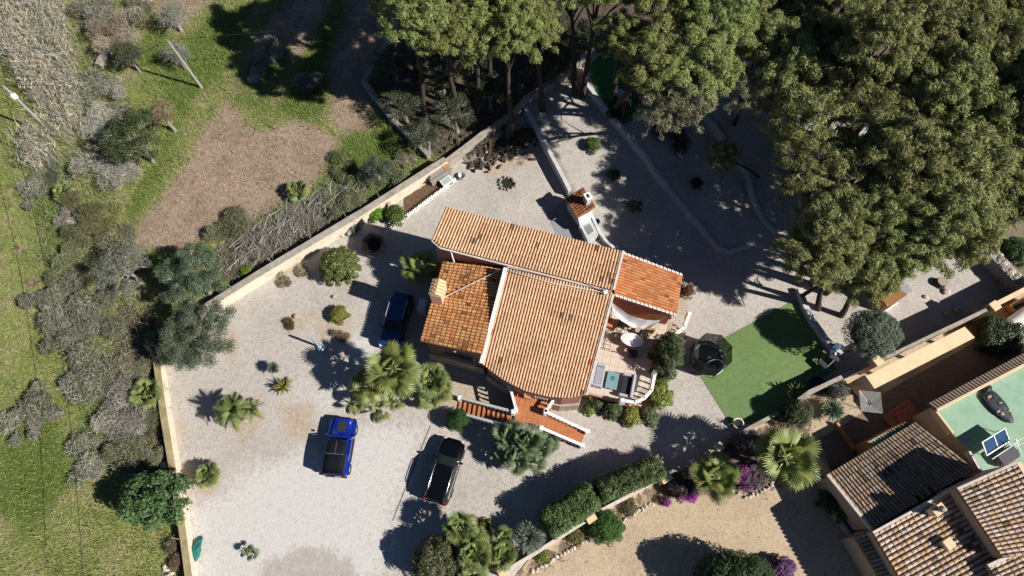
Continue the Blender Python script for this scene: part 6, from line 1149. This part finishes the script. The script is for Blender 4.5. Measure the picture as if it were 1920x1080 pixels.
# reed bed: pale dry canes with plumes
def reeds(polys, dens, label):
    V = []; pts = []
    for poly in polys:
        w = [G(a, b, 1.6).xy for a, b in poly]; xs_ = [p.x for p in w]; ys_ = [p.y for p in w]; A = (max(xs_) - min(xs_)) * (max(ys_) - min(ys_)); n = int(A * dens); P = np.stack([nr.uniform(min(xs_), max(xs_), n), nr.uniform(min(ys_), max(ys_), n)], 1); pts.append(P[inpoly(P, w)])
    P = np.concatenate(pts); n = len(P); clump = .5 + .5 * np.sin(P[:, 0] * 1.3 + np.sin(P[:, 1] * 1.7)) * np.sin(P[:, 1] * 1.1 + 1); h = 1.3 + 1.5 * clump * nr.random(n) + nr.uniform(0, .6, n); b0 = np.c_[P, np.zeros(n)]; lean = np.stack([nr.normal(-.22, .22, n), nr.normal(.18, .22, n)], 1); tp = np.c_[P + lean * h[:, None], h]
    gry = nr.random(n) < .35; col = np.where(gry[:, None], colvar(n, (.33, .32, .31), .3), colvar(n, (.44, .38, .27), .3)); parts = [(*twigs(b0, tp, .03, col * .8, .05), 0)]; m = n * 3; i = np.repeat(np.arange(n), 3); f = nr.uniform(.45, 1.05, m); c = b0[i] + (tp - b0)[i] * f[:, None]; d = np.stack([nr.normal(-.35, .5, m), nr.normal(.35, .5, m), nr.normal(.1, .4, m)], 1) * nr.uniform(.15, .38, (m, 1)); parts.append((*twigs(c, c + d * 1.5, .055, col[i] * nr.uniform(.8, 1.2, (m, 1)), .12), 0))
    V, F, K, M = merge(parts); tag(link("reed_bed", np_mesh("reed_bed", V, F, [DRY], np.clip(K, 0, 1)), None), label, "reeds", None, "stuff")
reeds([[(-60, -40), (110, -30), (125, 60), (140, 130), (150, 215), (120, 262), (80, 215), (40, 150), (-20, 60)], [(35, 235), (85, 240), (110, 285), (70, 320), (40, 300)]], 26, "pale dry reed bed in the top left corner")
# meadow grass, field stubble, weeds
def scatter(polys_mask, n, box):
    P = np.stack([nr.uniform(box[0], box[1], n), nr.uniform(box[2], box[3], n)], 1); m = polys_mask(P); return P[nr.random(n) < m]
OUT = [[(-400, -100), (1000, -100), (1110, 100), (985, 190), (835, 308), (600, 450), (392, 580), (300, 660), (295, 690), (350, 1090), (350, 1200), (-400, 1200)]]
def grass_mask(P): return pmask(P, OUT, .1) * (1 - .92 * pmask(P, SOIL, .8)) * (1 - .8 * pmask(P, WOOD, .8))
P = scatter(grass_mask, 250000, (-50, 2, -3, 56)); n = len(P); lush = pmask(P, LUSH, 1.0); pn = np.sin(P[:, 0] * .9 + 2 * np.sin(P[:, 1] * .5)) * np.sin(P[:, 1] * .8 + 1.5 * np.sin(P[:, 0] * .37)); dry = (pn + nr.normal(size=n) * .35 > .72) & (lush < .5)
col = np.where(dry[:, None], colvar(n, (.44, .38, .27), .3), colvar(n, (.265, .325, .115), .38, .18)); col = np.where((lush > .5)[:, None], colvar(n, (.235, .305, .085), .3, .12), col); yl = nr.random(n) < .05 * (pn < 0); col[yl] = colvar(int(yl.sum()), (.30, .31, .05), .2)
h = nr.uniform(.06, .26, n) * (1 + .5 * (pn < -.3)); d = np.stack([nr.normal(0, .09, n), nr.normal(0, .09, n), h], 1); V, F, K = twigs(np.c_[P, np.zeros(n)], np.c_[P, np.zeros(n)] + d, .048, col, .12)
tag(link("meadow_grass", np_mesh("meadow_grass", V, F, LEAF, K), None), "green meadow grass and weeds on the left", "grass", None, "stuff")
P = scatter(lambda P: pmask(P, SOIL, .5) * pmask(P, OUT, .1), 60000, (-40, 2, 18, 56)); n = len(P); d = np.stack([nr.normal(0, .13, n), nr.normal(0, .13, n), nr.uniform(.01, .07, n)], 1); c = np.where((nr.random(n) < .13)[:, None], colvar(n, (.12, .15, .04), .3), colvar(n, (.42, .33, .25), .4)); V, F, K = twigs(np.c_[P, np.full(n, .01)], np.c_[P, np.full(n, .01)] + d, .028, c, .1)
tag(link("field_stubble", np_mesh("field_stubble", V, F, DRY, K), None), "chopped dry stubble covering the brown field", "stubble", None, "stuff")
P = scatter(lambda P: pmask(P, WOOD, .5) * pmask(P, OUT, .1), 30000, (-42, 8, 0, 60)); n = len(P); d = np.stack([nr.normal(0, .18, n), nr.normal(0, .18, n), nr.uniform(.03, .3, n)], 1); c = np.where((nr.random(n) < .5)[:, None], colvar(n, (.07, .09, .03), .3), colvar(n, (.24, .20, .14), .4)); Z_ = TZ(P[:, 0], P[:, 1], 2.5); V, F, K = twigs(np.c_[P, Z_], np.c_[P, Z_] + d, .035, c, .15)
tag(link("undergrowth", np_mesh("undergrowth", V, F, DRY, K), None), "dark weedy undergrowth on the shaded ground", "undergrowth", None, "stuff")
# ---------------------------------------------------------------- palms
def fan_blade(R, n=24, spread=2.35, droop=.25, col=(.13, .18, .035), yellow=0.0, pet=1.0, pw=.035, seed=0):
    """one fan leaf: petiole along +x, then a pleated fan"""
    q = np.random.default_rng(seed); V = []; F = []; K = []; base = np.array([pet, 0, 0.0])
    def pt(ang_, r, dz): return base + np.array([math.cos(ang_) * r, math.sin(ang_) * r * .95, dz - droop * (r / R) ** 2 * R * (.35 + .65 * abs(ang_) / spread)])
    for i in range(n):
        a0, a1 = -spread + 2 * spread * i / n, -spread + 2 * spread * (i + 1) / n; am = (a0 + a1) / 2; rr = R * (1 - .18 * (abs(am) / spread) ** 2) * q.uniform(.92, 1.05); k = np.array(col) * q.uniform(.8, 1.2)
        if q.random() < yellow: k = np.array((.34, .26, .05)) * q.uniform(.7, 1.2)
        b = len(V); r1 = rr * .58
        V += [base, pt(a0, r1, -.015), pt(am, r1, .04), pt(a1, r1, -.015), pt(am + q.normal(0, .03), rr, -.05 * q.random()), pt(a0 + (am - a0) * .55, rr * .85, 0), pt(a1 + (am - a1) * .55, rr * .85, 0)]
        F += [(b, b + 1, b + 2, b + 2), (b, b + 2, b + 3, b + 3), (b + 1, b + 5, b + 4, b + 2), (b + 2, b + 4, b + 6, b + 3)]; K += [k] * 7
    b = len(V); V += [np.array([0, -pw, 0]), np.array([0, pw, 0]), np.array([pet * 1.1, pw * .5, .03]), np.array([pet * 1.1, -pw * .5, .03])]; F += [(b, b + 1, b + 2, b + 3)]; K += [np.array(col) * 1.7 + .05] * 4
    V = np.array(V); F = np.array(F); 
    tri = F[:, 2] == F[:, 3]; return np_mesh("frond", V, [F[tri][:, :3], F[~tri]], LEAFG, np.clip(np.array(K), 0, 1))
def feather_blade(L, n=30, col=(.11, .17, .04), arch=.45, seed=0):
    q = np.random.default_rng(seed); V = []; F = []; K = []
    def ax(t): return np.array([L * t * (1 - .12 * t), 0, L * (.28 * t - arch * t * t)])
    for i in range(n):
        t = .12 + .88 * i / n; p = ax(t); ll = L * .30 * math.sin(math.pi * min(1, .18 + t * .82)) ** .7; ll = max(ll, .12)
        for s in (-1, 1):
            d = np.array([.75, s * 1.0, .25 - .5 * t]) * ll * q.uniform(.85, 1.1); b = len(V); w = np.array([.032, 0, 0]); k = np.array(col) * q.uniform(.75, 1.25); V += [p - w, p + w, p + d * .6 + w * .9 + np.array([0, 0, .02]), p + d + np.array([0, 0, -.05 * ll])]; F += [(b, b + 1, b + 3, b + 2)]; K += [k] * 4
    for i in range(6):
        a, c = ax(i / 6), ax((i + 1) / 6); b = len(V); w = np.array([0, .03 * (1 - i / 7), 0]); V += [a - w, a + w, c + w, c - w]; F += [(b, b + 1, b + 2, b + 3)]; K += [np.array(col) * 1.6 + .03] * 4
    return np_mesh("frond", np.array(V), np.array(F), LEAFG, np.clip(np.array(K), 0, 1))
FANB = [fan_blade(1.0, 26, 2.3, .3, (.19, .235, .06), 0.0, 1.15, seed=1), fan_blade(.95, 24, 2.2, .55, (.23, .27, .08), .04, 1.05, seed=2), fan_blade(.92, 24, 2.3, .75, (.15, .195, .05), .15, 1.0, seed=3), fan_blade(.95, 24, 2.2, .9, (.21, .24, .08), .1, 1.1, seed=7)]
FANS = [fan_blade(.62, 18, 1.7, .15, (.21, .255, .08), 0.0, .55, .02, seed=4), fan_blade(.58, 16, 1.6, .3, (.17, .22, .075), .03, .5, .02, seed=5), fan_blade(.6, 16, 1.7, .45, (.25, .27, .10), .15, .5, .02, seed=6)]
FANG = [fan_blade(.62, 18, 1.7, .15, (.15, .205, .10), 0, .55, .02, seed=14), fan_blade(.58, 16, 1.6, .3, (.18, .23, .125), .0, .5, .02, seed=15), fan_blade(.6, 16, 1.7, .45, (.13, .18, .08), .05, .5, .02, seed=16)]
FEAT = [feather_blade(1.7, 30, (.15, .20, .06), .42, 1), feather_blade(1.6, 28, (.19, .235, .08), .6, 2), feather_blade(1.5, 28, (.22, .24, .06), .75, 3)]
def crown_fronds(root, c, n, meshes, sc_, q, el0=80, el1=-25, twist=.5):
    for i in range(n):
        f = i / max(1, n - 1); o = link("frond", meshes[min(len(meshes) - 1, int(f * len(meshes) + q.uniform(-.4, .4)) if f > .1 else 0)], root, c); el = RAD(el0 + (el1 - el0) * f ** .85 + q.uniform(-9, 9)); az = i * 2.39996 + q.uniform(-.35, .35)
        o.rotation_euler = (Matrix.Rotation(az, 3, 'Z') @ Matrix.Rotation(-el, 3, 'Y') @ Matrix.Rotation(q.uniform(-twist, twist), 3, 'X')).to_euler(); s = sc_ * q.uniform(.85, 1.1) * (.75 + .25 * min(1, f * 2.5)); o.scale = (s, s, s)
def palm(label, px, py, h, n, meshes, sc_, seed, heads=None, trunk=.16, name="fan_palm", el=(82, -28), skirt=False):
    q = random.Random(seed); c0 = G(px, py, h); b = Vector((c0.x, c0.y, 0)); t = thing(name, label, "palm", b)
    for k, (dx, dy, hh, nn, s) in enumerate(heads or [(0, 0, h, n, 1.0)]):
        st = Vector((dx * .25, dy * .25, -.1)); e = Vector((dx, dy, hh)); MB().tube([st, st.lerp(e, .5) + Vector((q.uniform(-.05, .05), q.uniform(-.05, .05), 0)), e], [trunk * 1.2, trunk, trunk * .9], 9).build("trunk", BARK, t); crown_fronds(t, e, nn, meshes, sc_ * s, q, *el)
    return t
palm("tall fan palm with big leaves in front of the house corner", 738, 692, 4.3, 27, FANB, 1.08, 1, None, .22); palm("shorter bright fan palm left of the tall one by the blue off-roader", 690, 722, 2.6, 20, FANB, .72, 2, None, .16); palm("dense feathery fan palm right of the tall one near the stairs", 808, 712, 2.4, 40, FANS, 1.35, 3, [(0, 0, 2.4, 40, 1.0), (.5, -.6, 1.5, 22, .85), (-.2, -.9, 1.2, 16, .8)], .14)
palm("low young fan palm nearest the blue off-roader's hood", 668, 756, .9, 9, FANB, .48, 4, None, .07); palm("low young fan palm below the tall palm", 712, 768, .8, 8, FANB, .5, 5, None, .07); palm("low yellowing fan palm between the young palms", 742, 748, 1.2, 10, FANB, .5, 6, None, .07)
palm("fan palm in the house shadow below the north wing", 788, 502, 2.2, 22, FANB, .85, 7, None, .15)
palm("feather palm with arching fronds on the left gravel", 436, 772, 1.9, 24, FEAT, 1.0, 8, None, .2, "feather_palm", (70, -5)); palm("smaller feather palm right of the arching one", 472, 768, .9, 14, FEAT, .7, 9, None, .14, "feather_palm", (75, 0))
palm("low yellow-green fan palm beside the left boundary wall", 390, 890, .9, 34, FANS, .95, 10, None, .14, el=(85, -5)); palm("tiny fan palm alone on the gravel near the bottom edge", 471, 1036, .7, 10, FANG, .6, 11, None, .06)
palm("large grey-green clump of fan palms below the right stair flight", 985, 832, 2.2, 20, FANG, 1.15, 12, [(-1.1, .55, 2.2, 26, 1.0), (.1, .1, 2.5, 30, 1.1), (1.0, -.1, 2.0, 24, .95), (-.5, -.9, 1.8, 24, 1.0), (.6, -.95, 1.6, 18, .9), (1.6, .25, 1.5, 14, .8), (-1.5, -.5, 1.3, 14, .8)], .13, "palm_clump")
palm("upper fan palm of the bottom group beside the brown-green bush", 864, 992, 2.6, 34, FANS, 1.15, 13, None, .14); palm("pale fan palm in the middle of the bottom group", 888, 1040, 2.6, 44, FANS, 1.2, 14, [(0, 0, 2.6, 34, 1.0), (-.2, -1.0, 2.2, 24, .95), (.1, .8, 2.2, 18, .8)], .14, "palm_clump"); palm("right fan palm of the bottom group beside the wall pillar", 940, 1040, 1.5, 34, FANS, 1.1, 15, [(0, 0, 1.5, 30, 1.0), (.1, 1.1, 1.6, 14, .8)], .14, "palm_clump")
palm("bright fan palm between the two bougainvilleas on the drive", 1343, 892, 3.0, 22, FANB, .92, 16, None, .16); palm("huge fan palm at the corner of the neighbour court", 1476, 858, 4.4, 27, FANB, 1.15, 17, None, .22)
palm("low green fan palm leaning on the outside of the left boundary wall", 278, 738, 1.0, 24, FANS, 1.25, 18, None, .12); palm("small yellow fan palm in the meadow scrub", 118, 362, .8, 20, FANS, .95, 19, None, .1); palm("small yellow-green fan palm at the lower edge of the brown field", 558, 358, .8, 22, FANS, 1.0, 20, None, .1)
palm("small green palm at the left boundary wall beside the lower olive", 292, 640, 1.2, 18, FANS, .9, 21, None, .1)
def spiky(name, label, px, py, h, r, n, w, col, cat="plant", flat=-.1, mat=None, stem=True, tipc=None):
    c = G(px, py, h); t = thing(name, label, cat, (c.x, c.y, 0)); d = unit(n); d[:, 2] = np.where(d[:, 2] < flat, -d[:, 2] * .6, d[:, 2]); d /= np.linalg.norm(d, axis=1)[:, None]; L = r * nr.uniform(.8, 1.08, n)[:, None]; P1 = d * L; P1[:, 2] -= .12 * r * (1 - d[:, 2]); V, F, K = twigs(d * .05, P1, w * 2, colvar(n, col, .25), .03)
    if tipc is not None: K = K.reshape(n, 6, 3); K[:, 4:] = K[:, 4:] * .4 + np.array(tipc) * .6; K = K.reshape(-1, 3)
    link("leaf_rosette", np_mesh("leaf_rosette", V + np.array([0, 0, h]), F, mat or LEAF, np.clip(K, 0, 1)), t)
    MB().tube([(0, 0, -.05), (0, 0, h)], [.1, .09], 8).build("stem", BARK, t); return t
spiky("silver_palm", "round silvery-blue palm ball left of the hedge", 993, 1006, 1.3, 1.12, 1100, .035, (.26, .31, .24), "palm", tipc=(.42, .46, .39)); spiky("spiky_rosette", "spiky green rosette plant in front of the rotary clothes line", 1561, 770, .75, .88, 520, .03, (.11, .18, .11), "plant", tipc=(.36, .42, .3)); spiky("blue_yucca", "blue-grey yucca ball on the left gravel", 512, 690, .95, .52, 220, .03, (.15, .19, .16), "yucca"); spiky("agave", "yellow-green agave rosette below the blue yucca", 531, 725, .35, .82, 46, .075, (.20, .20, .04), "agave", .0, LEAFG); spiky("blue_agave", "blue agave beside the boundary wall and kitchen garden", 667, 430, .3, .55, 70, .05, (.14, .19, .15), "agave", .0)
spiky("potted_plant", "broad leaved plant growing in the white pot by the garden wall", 1490, 733, .7, .8, 22, .09, (.14, .2, .06), "plant", .2, LEAFG); spiky("potted_plant", "thin sprig in the white pot at the lawn's lower corner", 1375, 793, .5, .4, 14, .03, (.1, .15, .05), "plant", .2)
spiky("pale_cactus", "pale spiny cactus clump among the bottom palms", 922, 1008, .8, .6, 60, .05, (.36, .38, .30), "cactus", .1)
spiky("dry_grass_tuft", "straw-coloured grass tuft at the left edge of the meadow", 42, 470, .1, .7, 160, .02, (.40, .34, .20), "grass tuft", .0); spiky("dry_grass_tuft", "straw-coloured grass tuft beside the meadow power line", 65, 530, .1, .6, 140, .02, (.38, .31, .2), "grass tuft", .0)
# ---------------------------------------------------------------- poles and wires
POLE = plain("grey_pole_wood", (.36, .34, .31), .9, .2, .2, 6)
def upole(label, base, top, r, lamp=False):
    t = thing("utility_pole", label, "pole", base); e = top - base; MB().tube([(0, 0, -.2), e * .5, e], [r * 1.2, r, r * .85], 8).build("shaft", POLE, t)
    MB().box(e - Vector((0, 0, .15)), (.3, .06, .06)).build("insulator", GREYMETAL, t)
    if lamp:
        l = MB().box(e * .82 + Vector((.12, -.1, 0)), (.42, .3, .5), .5, .06).build("meter_box", WHITE, t)
tA = G(314, 76, 6.0); upole("leaning grey utility pole beside the dark field", GP(378, 164), tA, .11); tB = G(6, 161, 6.2); upole("grey utility pole with a white box in the reeds", Vector((tB.x + .3, tB.y - .3, 0)), tB, .12, True)
def wire(label, pts): MB().tube(pts, .02, 5).build("overhead_wire", DARKMETAL, None, None, "wire", label)
wire("dark overhead wire crossing the meadow from top to bottom at the left", [G(-8, 60, 6), G(30, 270, 5.7), G(70, 430, 5.5), G(100, 570, 5.5), G(124, 720, 5.6), G(142, 900, 5.8), G(158, 1100, 6)])
wire("thin overhead wire between the two utility poles", [tA, G(200, 130, 5.6), G(100, 160, 5.7), tB]); wire("thin overhead wire running right from the leaning pole", [tA, G(400, 68, 5.8), G(520, 58, 6.0), G(700, 30, 6.5)])
